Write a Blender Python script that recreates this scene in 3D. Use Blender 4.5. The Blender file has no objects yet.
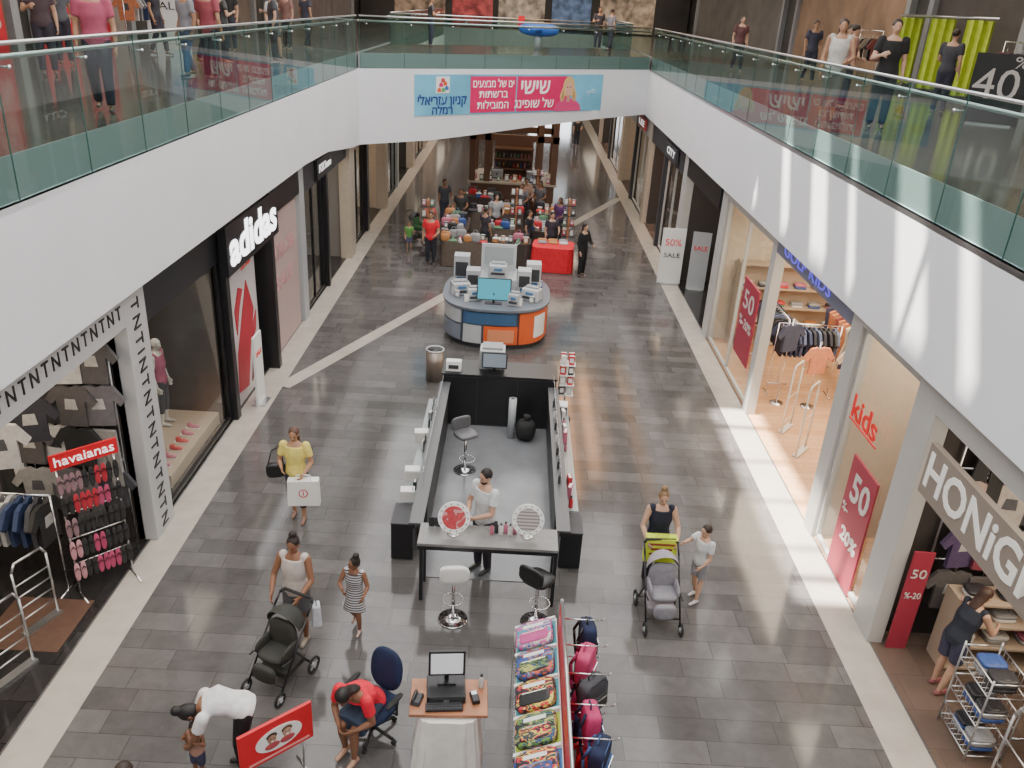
import bpy, math, random, bmesh
from mathutils import Vector as V, Matrix, Euler
random.seed(3)
SC=bpy.context.scene; COL=SC.collection
pi=math.pi
# ---------------------------------------------------------------- camera
H=7.8
Yw=V((13,382,-827)).normalized(); Zw=V((109,1786,827)); Zw=(Zw-Yw*Zw.dot(Yw)).normalized(); Xw=Yw.cross(Zw)
cam=bpy.data.cameras.new('camera'); co=bpy.data.objects.new('camera',cam); COL.objects.link(co)
co.matrix_world=Matrix.Translation((0,0,H))@Matrix((Xw,Yw,Zw)).to_4x4()
cam.sensor_width=36; cam.lens=827*36/1024; cam.clip_end=300; SC.camera=co
# ---------------------------------------------------------------- materials
MC={}
def mat(name,col,rough=.5,metal=0,emit=0,noise=0,scale=8,ecol=None,coat=0):
    if name in MC: return MC[name]
    m=bpy.data.materials.new(name); m.use_nodes=True; nt=m.node_tree; b=nt.nodes['Principled BSDF']
    c=(*col,1)
    b.inputs['Base Color'].default_value=c; b.inputs['Roughness'].default_value=rough; b.inputs['Metallic'].default_value=metal
    if emit:
        b.inputs['Emission Color'].default_value=(*(ecol or col),1); b.inputs['Emission Strength'].default_value=emit
    if noise:
        tc=nt.nodes.new('ShaderNodeTexCoord'); n=nt.nodes.new('ShaderNodeTexNoise'); n.inputs['Scale'].default_value=scale; n.inputs['Detail'].default_value=4
        r=nt.nodes.new('ShaderNodeValToRGB'); r.color_ramp.elements[0].position=.3; r.color_ramp.elements[1].position=.7
        r.color_ramp.elements[0].color=(*[x*(1-noise) for x in col],1); r.color_ramp.elements[1].color=(*[min(1,x*(1+noise)) for x in col],1)
        nt.links.new(tc.outputs['Object'],n.inputs['Vector']); nt.links.new(n.outputs['Fac'],r.inputs['Fac']); nt.links.new(r.outputs['Color'],b.inputs['Base Color'])
        if emit: nt.links.new(r.outputs['Color'],b.inputs['Emission Color'])
    MC[name]=m; return m
def pattern(name,cols,scale=14,rough=.6,emit=0):
    if name in MC: return MC[name]
    m=mat(name,cols[0],rough); nt=m.node_tree; b=nt.nodes['Principled BSDF']
    tc=nt.nodes.new('ShaderNodeTexCoord'); n=nt.nodes.new('ShaderNodeTexNoise'); n.inputs['Scale'].default_value=scale; n.inputs['Detail'].default_value=1; n.inputs['Distortion'].default_value=1.5
    r=nt.nodes.new('ShaderNodeValToRGB'); r.color_ramp.interpolation='CONSTANT'; k=len(cols)
    r.color_ramp.elements[0].color=(*cols[0],1); r.color_ramp.elements[1].color=(*cols[1],1); r.color_ramp.elements[1].position=.40
    for i in range(2,k): e=r.color_ramp.elements.new(.40+.2*(i-1)/(k-1)); e.color=(*cols[i],1)
    nt.links.new(tc.outputs['Object'],n.inputs['Vector']); nt.links.new(n.outputs['Fac'],r.inputs['Fac']); nt.links.new(r.outputs['Color'],b.inputs['Base Color']); return m
def glass(name,tint=(.9,.97,.94),ior=1.45,rough=.02,k=1.0):
    if name in MC: return MC[name]
    m=bpy.data.materials.new(name); m.use_nodes=True; nt=m.node_tree; nt.nodes.clear()
    o=nt.nodes.new('ShaderNodeOutputMaterial'); t=nt.nodes.new('ShaderNodeBsdfTransparent'); g=nt.nodes.new('ShaderNodeBsdfGlossy'); f=nt.nodes.new('ShaderNodeFresnel'); x=nt.nodes.new('ShaderNodeMixShader')
    ge=nt.nodes.new('ShaderNodeNewGeometry'); s=nt.nodes.new('ShaderNodeMath'); s.operation='SUBTRACT'; s.inputs[0].default_value=k; mu=nt.nodes.new('ShaderNodeMath'); mu.operation='MULTIPLY'; mu.use_clamp=True
    nt.links.new(ge.outputs['Backfacing'],s.inputs[1]); nt.links.new(f.outputs[0],mu.inputs[0]); nt.links.new(s.outputs[0],mu.inputs[1])
    t.inputs[0].default_value=(*tint,1); g.inputs['Roughness'].default_value=rough; f.inputs[0].default_value=ior
    nt.links.new(mu.outputs[0],x.inputs[0]); nt.links.new(t.outputs[0],x.inputs[1]); nt.links.new(g.outputs[0],x.inputs[2]); nt.links.new(x.outputs[0],o.inputs[0])
    MC[name]=m; return m
def stripes(name,c1,c2,scale):
    if name in MC: return MC[name]
    m=mat(name,c1,.8); nt=m.node_tree; b=nt.nodes['Principled BSDF']
    tc=nt.nodes.new('ShaderNodeTexCoord'); w=nt.nodes.new('ShaderNodeTexWave'); w.bands_direction='Z'; w.inputs['Scale'].default_value=scale
    r=nt.nodes.new('ShaderNodeValToRGB'); r.color_ramp.interpolation='CONSTANT'; r.color_ramp.elements[0].color=(*c1,1); r.color_ramp.elements[1].color=(*c2,1); r.color_ramp.elements[1].position=.5
    nt.links.new(tc.outputs['Object'],w.inputs['Vector']); nt.links.new(w.outputs['Fac'],r.inputs['Fac']); nt.links.new(r.outputs['Color'],b.inputs['Base Color']); return m
def tilefloor(name,c1,c2,mort,bw,rh,rough,msize=.004,vein=.35,vs=1.7):
    m=mat(name,c1,rough); nt=m.node_tree; b=nt.nodes['Principled BSDF']
    tc=nt.nodes.new('ShaderNodeTexCoord'); br=nt.nodes.new('ShaderNodeTexBrick'); br.inputs['Scale'].default_value=1
    br.inputs['Brick Width'].default_value=bw; br.inputs['Row Height'].default_value=rh; br.inputs['Mortar Size'].default_value=msize; br.inputs['Bias'].default_value=-.05
    br.inputs['Color1'].default_value=(*c1,1); br.inputs['Color2'].default_value=(*c2,1); br.inputs['Mortar'].default_value=(*mort,1); br.offset=.37; br.offset_frequency=2; br.squash=.7; br.squash_frequency=3
    n=nt.nodes.new('ShaderNodeTexNoise'); n.inputs['Scale'].default_value=vs; n.inputs['Detail'].default_value=9; n.inputs['Roughness'].default_value=.7; n.inputs['Distortion'].default_value=.6
    mp=nt.nodes.new('ShaderNodeMapRange'); mp.inputs['From Min'].default_value=.3; mp.inputs['From Max'].default_value=.7; mp.inputs['To Min'].default_value=1-vein; mp.inputs['To Max'].default_value=1+vein
    mx=nt.nodes.new('ShaderNodeVectorMath'); mx.operation='SCALE'
    nt.links.new(tc.outputs['Object'],br.inputs['Vector']); nt.links.new(tc.outputs['Object'],n.inputs['Vector']); nt.links.new(n.outputs['Fac'],mp.inputs['Value'])
    nt.links.new(br.outputs['Color'],mx.inputs[0]); nt.links.new(mp.outputs[0],mx.inputs['Scale']); nt.links.new(mx.outputs[0],b.inputs['Base Color'])
    mr=nt.nodes.new('ShaderNodeMapRange'); mr.inputs['To Min'].default_value=rough*.7; mr.inputs['To Max'].default_value=rough*1.4; nt.links.new(n.outputs['Fac'],mr.inputs['Value']); nt.links.new(mr.outputs[0],b.inputs['Roughness'])
    return m
white=mat('white_paint',(.80,.80,.80),.55,noise=.02,scale=2)
fasciam=mat('fascia_white',(.79,.80,.83),.6,noise=.03,scale=.7)
steel=mat('brushed_steel',(.62,.63,.64),.28,.95)
chrome=mat('chrome',(.8,.8,.82),.12,1)
black=mat('black_satin',(.012,.012,.014),.35)
dark=mat('dark_grey',(.04,.04,.045),.5,noise=.1)
rubber=mat('rubber',(.02,.02,.02),.8)
grey=mat('grey_panel',(.32,.33,.34),.5,noise=.05)
lgrey=mat('light_grey_metal',(.46,.48,.50),.4,.2)
pier=mat('pale_pier',(.46,.45,.43),.45,noise=.03,scale=2)
red=mat('red_plastic',(.68,.015,.025),.4)
bred=mat('banner_red',(.74,.012,.13),.6)
pink=mat('poster_pink',(.33,.028,.055),.6)
cream=mat('cream_stone',(.44,.40,.35),.2,noise=.08,scale=3)
wood=mat('wood',(.42,.17,.08),.4,noise=.25,scale=5)
orange=mat('orange_panel',(.72,.12,.03),.4)
navy=mat('navy_cloth',(.012,.02,.06),.85,noise=.2)
blue=mat('blue_cloth',(.007,.017,.06),.8,noise=.15)
yel=mat('yellow_cloth',(.72,.62,.18),.85,noise=.1)
lime=mat('lime',(.62,.75,.05),.8)
paper=mat('paper_white',(.82,.82,.80),.7)
tealglow=mat('screen_teal',(.05,.28,.36),.3,emit=.8)
scr=mat('screen_white',(.6,.65,.7),.3,emit=.6)
gl=glass('shop_glass',(.96,.98,.975),1.4)
grl=glass('railing_glass',(.79,.88,.86),1.38)
grl2=mat('glass_edge',(.05,.13,.11),.2)
def cm(c,r=.8,n=.12):
    k='fabric_%d_%d_%d'%tuple(int(x*100) for x in c); return mat(k,c,r,noise=n,scale=14)
# ---------------------------------------------------------------- mesh builder
class M:
    def __init__(s): s.v=[];s.f=[];s.mi=[];s.ms=[];s.sm=[]
    def add(s,vs,fs,m,smooth=False,T=None):
        o=len(s.v)
        s.v+=[(T@V(p)) if T is not None else V(p) for p in vs]
        if m not in s.ms: s.ms.append(m)
        i=s.ms.index(m)
        for f in fs: s.f.append([a+o for a in f]); s.mi.append(i); s.sm.append(smooth)
        return s
    def box(s,c,d,m,T=None,top=None):
        t=top or (1,1); vs=[]
        for z in(-1,1):
            k=t if z>0 else (1,1)
            for x,y in((-1,-1),(1,-1),(1,1),(-1,1)): vs.append((c[0]+x*d[0]/2*k[0],c[1]+y*d[1]/2*k[1],c[2]+z*d[2]/2))
        return s.add(vs,[(3,2,1,0),(4,5,6,7),(0,1,5,4),(1,2,6,5),(2,3,7,6),(3,0,4,7)],m,False,T)
    def bb(s,a,b,m,T=None): return s.box([(a[i]+b[i])/2 for i in range(3)],[abs(b[i]-a[i]) for i in range(3)],m,T)
    def ring(s,c,u,v,n): return [c+u*math.cos(2*pi*i/n)+v*math.sin(2*pi*i/n) for i in range(n)]
    def loft(s,rings,m,smooth=True,T=None):
        n=len(rings[0]); vs=[p for r in rings for p in r]; fs=[]
        for k in range(len(rings)-1):
            for i in range(n):
                j=(i+1)%n; fs.append((k*n+i,k*n+j,(k+1)*n+j,(k+1)*n+i))
        fs.append(tuple(range(n))[::-1]); fs.append(tuple(range((len(rings)-1)*n,len(rings)*n)))
        return s.add(vs,fs,m,smooth,T)
    def cyl(s,p0,p1,r0,m,r1=None,n=12,T=None,smooth=True):
        p0=V(p0);p1=V(p1);r1=r0 if r1 is None else r1; d=(p1-p0)
        if d.length<1e-6: return s
        d.normalize(); u=d.orthogonal().normalized(); w=d.cross(u)
        return s.loft([s.ring(p0,u*r0,w*r0,n),s.ring(p1,u*r1,w*r1,n)],m,smooth,T)
    def sph(s,c,r,m,n=10,e=1,T=None,R=None):
        if isinstance(r,(int,float)): r=(r,r,r)
        c=V(c); vs=[];fs=[]; k=max(4,n//2+1); P=lambda a,e:math.copysign(abs(a)**e,a)
        for i in range(1,k):
            th=-pi/2+pi*i/k
            for j in range(n):
                ph=2*pi*j/n
                p=V((r[0]*P(math.cos(th),e)*P(math.cos(ph),e),r[1]*P(math.cos(th),e)*P(math.sin(ph),e),r[2]*P(math.sin(th),e)))
                vs.append(c+(R@p if R else p))
        b=V((0,0,-r[2]));t=V((0,0,r[2])); vs+=[c+(R@b if R else b),c+(R@t if R else t)]
        for i in range(k-2):
            for j in range(n): fs.append((i*n+j,i*n+(j+1)%n,(i+1)*n+(j+1)%n,(i+1)*n+j))
        B=len(vs)-2
        for j in range(n): fs.append((B,(j+1)%n,j)); fs.append((B+1,(k-2)*n+j,(k-2)*n+(j+1)%n))
        return s.add(vs,fs,m,True,T)
    def cap(s,p0,p1,r0,r1,m,n=10):
        s.cyl(p0,p1,r0,m,r1,n); s.sph(p0,r0,m,n); s.sph(p1,r1,m,n); return s
    def tube(s,pts,r,m,n=8,T=None):
        for a,b in zip(pts,pts[1:]): s.cyl(a,b,r,m,None,n,T)
        for p in pts[1:-1]: s.sph(p,r*1.02,m,n,1,T)
        return s
    def prism(s,poly,z0,z1,m,T=None,top=1.0):
        n=len(poly); cx=sum(p[0] for p in poly)/n; cy=sum(p[1] for p in poly)/n
        a=[V((p[0],p[1],z0)) for p in poly]; b=[V((cx+(p[0]-cx)*top,cy+(p[1]-cy)*top,z1)) for p in poly]
        return s.loft([a,b],m,False,T)
    def xz(s,poly,y0,y1,m,T=None):
        return s.loft([[V((p[0],y0,p[1])) for p in poly],[V((p[0],y1,p[1])) for p in poly]],m,False,T)
    def yz(s,poly,x0,x1,m,T=None):
        return s.loft([[V((x0,p[0],p[1])) for p in poly],[V((x1,p[0],p[1])) for p in poly]],m,False,T)
    def disc(s,c,nrm,r,m,n=24,th=.01):
        nrm=V(nrm).normalized(); return s.cyl(V(c)-nrm*th/2,V(c)+nrm*th/2,r,m,None,n,None,False)
    def torus(s,c,nrm,R,r,m,n=24):
        nrm=V(nrm).normalized();u=nrm.orthogonal().normalized();w=nrm.cross(u)
        return s.tube([V(c)+(u*math.cos(2*pi*i/n)+w*math.sin(2*pi*i/n))*R for i in range(n+1)],r,m,6)
    def mesh(s,name):
        me=bpy.data.meshes.new(name); me.from_pydata([tuple(p) for p in s.v],[],s.f)
        for m in s.ms: me.materials.append(m)
        me.polygons.foreach_set('material_index',s.mi); me.polygons.foreach_set('use_smooth',s.sm)
        b=bmesh.new(); b.from_mesh(me); bmesh.ops.recalc_face_normals(b,faces=b.faces); b.to_mesh(me); b.free(); me.update(); return me
    def obj(s,name,parent=None,label=None,bevel=0,loc=None,rz=0,cat=None,group=None):
        o=bpy.data.objects.new(name,s.mesh(name)); COL.objects.link(o)
        if parent: o.parent=parent
        if loc: o.location=loc
        if rz: o.rotation_euler=(0,0,rz)
        if label: o['label']=label
        if cat: o['category']=cat
        if group: o['group']=group
        if bevel:
            b=o.modifiers.new('bevel','BEVEL'); b.width=bevel; b.segments=2; b.limit_method='ANGLE'
        return o
def struct(name,m,bevel=0):
    o=m.obj(name,None,None,bevel); o['kind']='structure'; return o
def thing(name,label,cat,loc=(0,0,0),rz=0,group=None):
    o=bpy.data.objects.new(name,None); COL.objects.link(o); o.empty_display_size=.1; o.location=loc; o.rotation_euler=(0,0,rz); o['label']=label; o['category']=cat
    if group: o['group']=group
    return o
def text(s,size,m,parent,loc,rz=0,rx=pi/2,width=None,name='lettering',ext=.006,bold=0,ry=0,height=None,spacing=1):
    c=bpy.data.curves.new('t','FONT'); c.body=s; c.size=size; c.extrude=ext; c.align_x='CENTER'; c.align_y='CENTER'; c.offset=bold; c.resolution_u=3; c.space_character=spacing
    o=bpy.data.objects.new('t',c); COL.objects.link(o); bpy.context.view_layer.update()
    me=bpy.data.meshes.new_from_object(o.evaluated_get(bpy.context.evaluated_depsgraph_get())); bpy.data.objects.remove(o)
    me.materials.clear(); me.materials.append(m)
    xs=[v.co.x for v in me.vertices]; ys=[v.co.y for v in me.vertices]
    if xs and width:
        k=width/(max(xs)-min(xs)); cx=(max(xs)+min(xs))/2
        for v in me.vertices: v.co.x=(v.co.x-cx)*k
    if xs and height:
        k=height/(max(ys)-min(ys)); cy=(max(ys)+min(ys))/2
        for v in me.vertices: v.co.y=(v.co.y-cy)*k
    n=bpy.data.objects.new(name,me); COL.objects.link(n); n.parent=parent; n.location=loc; n.rotation_euler=(rx,ry,rz); return n
def heb(s): return s[::-1]
# ---------------------------------------------------------------- structure
fl=tilefloor('stone_floor',(.088,.082,.080),(.138,.130,.127),(.06,.055,.053),1.0,.34,.10,.005,.18,3.2)
m=M(); m.bb((-5.3,-3,-.15),(5.3,78,0),fl); struct('floor',m)
for x0,x1 in((-5.27,-4.75),(4.75,5.27)):
    m=M(); m.bb((x0,-3,0),(x1,76,.004),cream); struct('trim_1',m)
m=M(); dx,dy=(10/24.6,22.5/24.6); px,py=dy*.17,-dx*.17
m.prism([(-4.75-px,16.1-py),(-4.75+px,16.1+py),(4.75+px,37.5+py),(4.75-px,37.5-py)],.0,.0045,cream); struct('trim_2',m)
def fascia(s,prof,name):
    m=M(); m.yz(prof,s*5.0,s*5.3,fasciam); return struct(name,m)
fascia(-1,[(-3,5.67),(-3,4.0),(20,4.0),(22.5,3.9),(24.5,3.65),(26.0,3.47),(27.2,3.4),(27.2,5.67)],'wall_left')
fascia(1,[(-3,5.67),(-3,4.0),(34.6,4.0),(34.6,5.67)],'wall_right')
upf=mat('gallery_floor',(.13,.117,.108),.12,noise=.2,scale=1.5)
ups=mat('slab_edge',(.33,.34,.35),.6)
for s,ye in((-1,78),(1,78)):
    m=M(); m.bb((s*5.3,-3,4.0),(s*13,ye,4.3),mat('ceiling_dark',(.16,.15,.14),.8)); struct('ceiling',m)
    m=M(); m.bb((s*5.1,-3,5.67),(s*13,ye,6.1),upf); struct('floor',m)
    m=M(); m.bb((s*5.08,-3,5.67),(s*5.1,78,6.12),ups); struct('trim_3',m)
for s,y0 in((-1,34),(1,41)):
    m=M(); m.bb((s*5.0,y0,4.0),(s*5.3,78,5.67),fasciam); struct('wall_left' if s<0 else 'wall_right',m)
A=lambda X,o=0:(X,30.75+.75*X+o)
bw=6.5
m=M(); m.prism([A(-5,.1),A(5,.1),A(5,bw),A(-5,bw)],5.4,6.1,upf); struct('floor',m)
m=M(); m.prism([A(-5,.09),A(5,.09),A(5,.1),A(-5,.1)],5.67,6.12,ups); struct('trim_3',m)
m=M(); m.prism([A(-5,.1),A(5,.1),A(5,bw),A(-5,bw)],4.3,4.4,mat('bridge_soffit',(.4,.4,.4),.8)); struct('ceiling',m)
def bridgeface(o,th,name):
    m=M(); bot=[(-5,3.4),(-2.9,3.42),(-1,3.57),(.9,3.75),(3,3.9),(5,4.0)]
    if o>1: bot=[(x,4.0) for x,z in bot]
    P=[(x,z) for x,z in bot]+[(5,5.67),(-5,5.67)]
    r0=[V((x,A(x,o)[1],z)) for x,z in P]; r1=[V((x,A(x,o+th)[1],z)) for x,z in P]
    m.loft([r0,r1],fasciam,False); return struct(name,m)
bridgeface(0,.15,'wall_front'); bridgeface(bw,.15,'wall_back')
gw=mat('gallery_wall',(.05,.046,.043),.6,noise=.3,scale=.6)
for s in(-1,1):
    m=M(); m.bb((s*11.5,-3,6.1),(s*11.8,78,10.5),gw); struct('wall_left' if s<0 else 'wall_right',m)
    m=M(); m.bb((s*5.2,-3,10.5),(s*13,78,10.8),mat('gallery_ceiling',(.45,.44,.43),.7)); struct('ceiling',m)
m=M(); m.bb((-13,78,0),(13,78.3,12),mat('end_wall',(.09,.08,.075),.7)); struct('wall_end',m)
m=M(); m.bb((-13,-3.3,0),(13,-3,12),white); struct('wall_near',m)
m=M(); m.bb((1.0,77.9,.2),(4.8,77.95,3.4),mat('daylight_door',(.9,.95,1),.5,emit=6)); struct('door_1',m)
# cross gallery beyond the second void with shopfronts
m=M(); m.bb((-5.1,57,5.3),(5.1,78,6.1),upf); struct('floor',m)
m=M(); m.bb((-5.1,56.8,4.6),(5.1,57,6.12),ups); struct('wall_far',m)
m=M(); m.bb((-11.4,63,6.1),(11.4,63.2,9.5),gw); struct('wall_far',m)
for x0,x1,c in((-9,-5.5,(.22,.15,.1)),(-5,-2.2,(.3,.05,.05)),(-1.8,1.4,(.34,.27,.2)),(1.9,4.6,(.08,.12,.2)),(5.2,9,(.3,.22,.15))):
    m=M(); m.bb((x0,62.9,6.2),(x1,62.98,9),mat('far_shop_%d'%int(x0*10),c,.5,noise=.7,scale=2,emit=.5)); struct('window_1',m)
sky=mat('skylight_pane',(.95,.95,.95),.6,emit=3.55,ecol=(1,.985,.97))
warmp=mat('added_warm_glow',(.9,.6,.35),.6,emit=8,ecol=(1,.48,.20))
beam=mat('roof_beam_sun_bar',(.5,.5,.5),.6)
rz=12
def roofpanes(x0,x1,y0,y1):
    m=M(); y=y0
    while y<y1-.01:
        m.bb((x0,y,rz),(x1,min(y+2.0,y1),rz+.03),sky); y+=2.0
    struct('window_2',m)
YE=38
roofpanes(-5.3,-.3,-3,YE); roofpanes(.75,1.9,-3,YE); roofpanes(2.8,5.3,-3,30)
roofpanes(-.3,.75,-3,8.4); roofpanes(-.3,.75,14.9,YE); roofpanes(1.9,2.8,-3,3.4); roofpanes(1.9,2.8,16.6,YE)
m=M(); m.bb((-5.3,YE,rz),(5.3,78,rz+.1),MC['gallery_ceiling']); m.bb((2.8,30,rz),(5.3,YE,rz+.1),MC['gallery_ceiling']); struct('ceiling',m)
m=M(); m.bb((-2,45,rz-.05),(2,54,rz),sky); struct('window_2',m)
for x0,x1,y0,y1 in((3.0,3.7,31,50),(4.3,4.8,33,46),(-3.2,-2.7,44,54)):
    m=M(); m.bb((x0,y0,rz-.06),(x1,y1,rz-.01),warmp); struct('added_glow_panel',m)  # unseen warm panels, added so the floor shows orange reflections
m=M()
for i in range(16): m.bb((-5.2,-1.0+i*5,rz-.2),(5.2,-.85+i*5,rz-.01),beam)
for i,wd in enumerate((1.35,.8,1.4,.9,1.5,1.0,1.3,1.8)):
    y=2.2+i*1.75; m.prism([(1.9,y),(1.9,y+wd),(2.8,y+wd+1.5),(2.8,y+1.5)],rz-.05,rz,beam)  # diagonal bars added in unseen roof slit to slant the sun streaks
for i in range(6): m.bb((-.3,8.4+i*1.4,rz-.05),(.75,8.50+i*1.4,rz),beam)
struct('trim_4',m)
for s in(-1,1):
    m=M(); m.bb((s*5.2,-3,10.5),(s*5.3,78,12.2),white); struct('wall_left' if s<0 else 'wall_right',m)
sun=bpy.data.lights.new('sun','SUN'); sun.energy=34; sun.angle=.02; sun.color=(1,.94,.85); so=bpy.data.objects.new('sun',sun); COL.objects.link(so)
so.rotation_euler=V((-.37,-.10,.925)).to_track_quat('Z','Y').to_euler()
w=bpy.data.worlds.new('world'); SC.world=w; w.use_nodes=True; w.node_tree.nodes['Background'].inputs[0].default_value=(.8,.88,1,1); w.node_tree.nodes['Background'].inputs[1].default_value=.8
def area(loc,sx,sy,power,col=(1,.84,.64),rot=(0,0,0)):
    l=bpy.data.lights.new('area','AREA'); l.shape='RECTANGLE'; l.size=sx; l.size_y=sy; l.energy=power; l.color=col
    o=bpy.data.objects.new('ceiling_light',l); COL.objects.link(o); o.location=loc; o.rotation_euler=rot
# ---------------------------------------------------------------- shops
def shop(s,y0,y1,depth,fm,wm,power,lc=(1,.84,.64)):
    X=lambda d:s*(5.3+d); wn='wall_left' if s<0 else 'wall_right'
    m=M(); m.bb((X(0),y0,-.1),(X(depth),y1,.003),fm); struct('floor',m)
    m=M(); m.bb((X(depth),y0,0),(X(depth+.1),y1,4.0),wm); struct(wn,m)
    for y in(y0,y1):
        m=M(); m.bb((X(.05),y-.05,0),(X(depth),y+.05,4.0),wm); struct(wn,m)
    if power: area((X(depth*.4),(y0+y1)/2,3.95),depth*.6,(y1-y0)*.7,power,lc)
def column(s,y0,y1,m0,z1=4.0,p=.12,z0=0):
    m=M(); m.bb((s*(5.3-p),y0,z0),(s*5.45,y1,z1),m0); struct('trim_6',m,.01)
def pane(s,y0,y1,z0,z1,fr=black,n=1,x=5.33):
    m=M(); m.bb((s*x,y0,z0),(s*(x+.015),y1,z1),gl); struct('window_3',m)
    m=M(); t=.03
    for z in(z0,z1): m.bb((s*(x-.03),y0,z-t),(s*(x+.04),y1,z+t),fr)
    for i in range(n+1):
        y=y0+(y1-y0)*i/n; m.bb((s*(x-.03),y-t,z0),(s*(x+.04),y+t,z1),fr)
    struct('trim_5',m)
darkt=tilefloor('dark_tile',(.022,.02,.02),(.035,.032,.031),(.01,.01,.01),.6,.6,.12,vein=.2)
woodf=tilefloor('wood_floor',(.60,.33,.17),(.68,.40,.23),(.35,.2,.1),1.2,.2,.2,vein=.1)
pinkf=tilefloor('brown_tile',(.13,.09,.07),(.17,.12,.095),(.1,.07,.06),.6,.6,.15,vein=.1)
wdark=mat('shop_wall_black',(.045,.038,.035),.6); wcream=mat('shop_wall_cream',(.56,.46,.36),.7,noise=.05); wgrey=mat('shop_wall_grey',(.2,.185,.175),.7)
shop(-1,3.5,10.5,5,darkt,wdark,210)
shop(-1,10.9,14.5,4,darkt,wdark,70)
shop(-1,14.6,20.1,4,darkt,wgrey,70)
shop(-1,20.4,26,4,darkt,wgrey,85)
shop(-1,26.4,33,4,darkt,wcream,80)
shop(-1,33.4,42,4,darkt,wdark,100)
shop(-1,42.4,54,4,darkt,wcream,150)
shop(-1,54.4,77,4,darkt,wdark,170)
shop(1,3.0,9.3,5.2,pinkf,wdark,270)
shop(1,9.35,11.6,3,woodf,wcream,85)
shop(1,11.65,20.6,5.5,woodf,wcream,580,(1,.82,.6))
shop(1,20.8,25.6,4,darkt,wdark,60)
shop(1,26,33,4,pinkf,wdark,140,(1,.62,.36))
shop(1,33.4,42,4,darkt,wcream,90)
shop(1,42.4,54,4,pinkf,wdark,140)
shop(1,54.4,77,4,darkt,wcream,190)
sbm=mat('sign_band_white',(.50,.50,.50),.5)
m=M(); m.bb((-5.3,3.5,3.5),(-5.16,10.45,4.0),sbm); struct('wall_left',m)
column(-1,10.45,11.1,sbm,4.0,.14)
beige=mat('beige_pier',(.42,.36,.29),.5,noise=.05)
column(-1,14.45,14.65,black); column(-1,17.0,17.2,black,4,.25); column(-1,20.05,20.5,lgrey,4,.1); column(-1,22.9,23.1,black)
column(-1,25.8,26.6,beige,4,.2); column(-1,29.3,29.7,black,4); column(-1,32.8,33.6,beige,4,.2); column(-1,37,37.3,lgrey); column(-1,41.8,42.6,beige,4,.2); column(-1,48,48.5,beige); column(-1,54,54.6,beige,4,.2); column(-1,64,64.8,beige)
for y0,y1,n in((11.15,14.4,1),(20.6,22.8,2),(26.7,29.2,2),(33.7,37,3),(42.8,47.8,3)): pane(-1,y0,y1,.08,3.3,black,n)
m=M(); m.bb((-5.35,11.1,3.3),(-5.2,14.45,4.0),black); m.bb((-5.35,17.2,3.3),(-5.2,20.05,4.0),black); m.bb((-5.35,20.5,3.2),(-5.2,25.8,4),dark); m.bb((-5.35,26.6,3.2),(-5.2,32.8,4.0),beige); m.bb((-5.35,33.6,3.2),(-5.2,41.8,4),dark); m.bb((-5.35,42.6,3.2),(-5.2,77,4),beige); struct('wall_left',m)
column(1,9.0,9.55,pier,4,.06); column(1,11.5,11.9,pier,4,.06); column(1,16.0,16.3,pier,4,.06); column(1,20.4,20.9,pier,4,.06); column(1,25.5,26.1,pier,4,.1); column(1,29.5,29.8,dark); column(1,33,33.6,beige,4,.15); column(1,37.5,37.8,dark); column(1,41.8,42.6,beige,4,.15); column(1,48,48.4,dark); column(1,54,54.6,beige,4,.15)
m=M(); m.bb((5.24,3.0,3.55),(5.35,9.0,4.0),pier); m.bb((5.24,9.55,3.75),(5.35,11.5,4.0),pier); m.bb((5.24,11.9,3.6),(5.35,16.0,4.0),mat('blue_grey',(.16,.17,.24),.5)); m.bb((5.24,16.3,3.7),(5.35,20.4,4.0),pier); m.bb((5.2,21,3.3),(5.35,25.5,4.0),black); m.bb((5.2,26.2,3.2),(5.35,33,4),dark); m.bb((5.2,33.6,3.2),(5.35,77,4),grey); struct('wall_right',m)
for y0,y1,z1,n in((9.6,11.45,3.72,1),(16.35,20.35,3.68,2),(26.3,29.4,3.2,2),(33.7,37.4,3.2,2),(42.7,47.9,3.2,2)): pane(1,y0,y1,.08,z1,pier,n)
area((0,34,4.25),6,2.5,110,(1,.8,.6)); area((2.4,41,4.0),2,2,50,(1,.8,.6))
for y in(46,54): area((0,y,11.8),4,3,330,(1,.86,.7))
area((0,67,5.1),4,4,160,(1,.86,.7))
for s in(-1,1):
    for y in(4,12,20,29,44,58): area((s*8.5,y,10.3),3,5,150,(1,.86,.7))
area((0,34,10.3),5,3,110,(1,.86,.7))
# ---------------------------------------------------------------- glass railings
def railing(p0,p1,inward,label):
    p0=V(p0);p1=V(p1);L=(p1-p0).length; a=math.atan2((p1-p0).y,(p1-p0).x)
    t=thing('glass_railing',label,'railing',(p0.x,p0.y,5.6),a)
    n=max(1,round(L/1.55)); d=L/n; s=inward
    m=M(); m.tube([(0,0,1.56),(L,0,1.56)],.022,steel,10); m.obj('top_rail',t)
    m=M(); m.tube([(0,s*.13,1.42),(L,s*.13,1.42)],.028,steel,10); m.obj('handrail',t)
    for i in range(n):
        m=M(); m.bb((i*d+.006,-.006,.0),((i+1)*d-.006,.006,1.54),grl); m.bb((i*d+.002,-.0065,.0),(i*d+.010,.0065,1.54),grl2); m.obj('glass_pane',t)
        m=M(); x=i*d+.25; m.tube([(x,0,1.34),(x,s*.13,1.34),(x,s*.13,1.42)],.012,chrome,6); m.sph((x,0,1.34),.024,chrome,8); m.obj('bracket',t)
    m=M(); m.bb((0,-.03,.0),(L,.03,.07),steel); m.obj('base_channel',t)
railing((-5.03,-2.5,0),(-5.03,27,0),1,'green-tinted glass balustrade with steel handrail along gallery edge')
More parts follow.
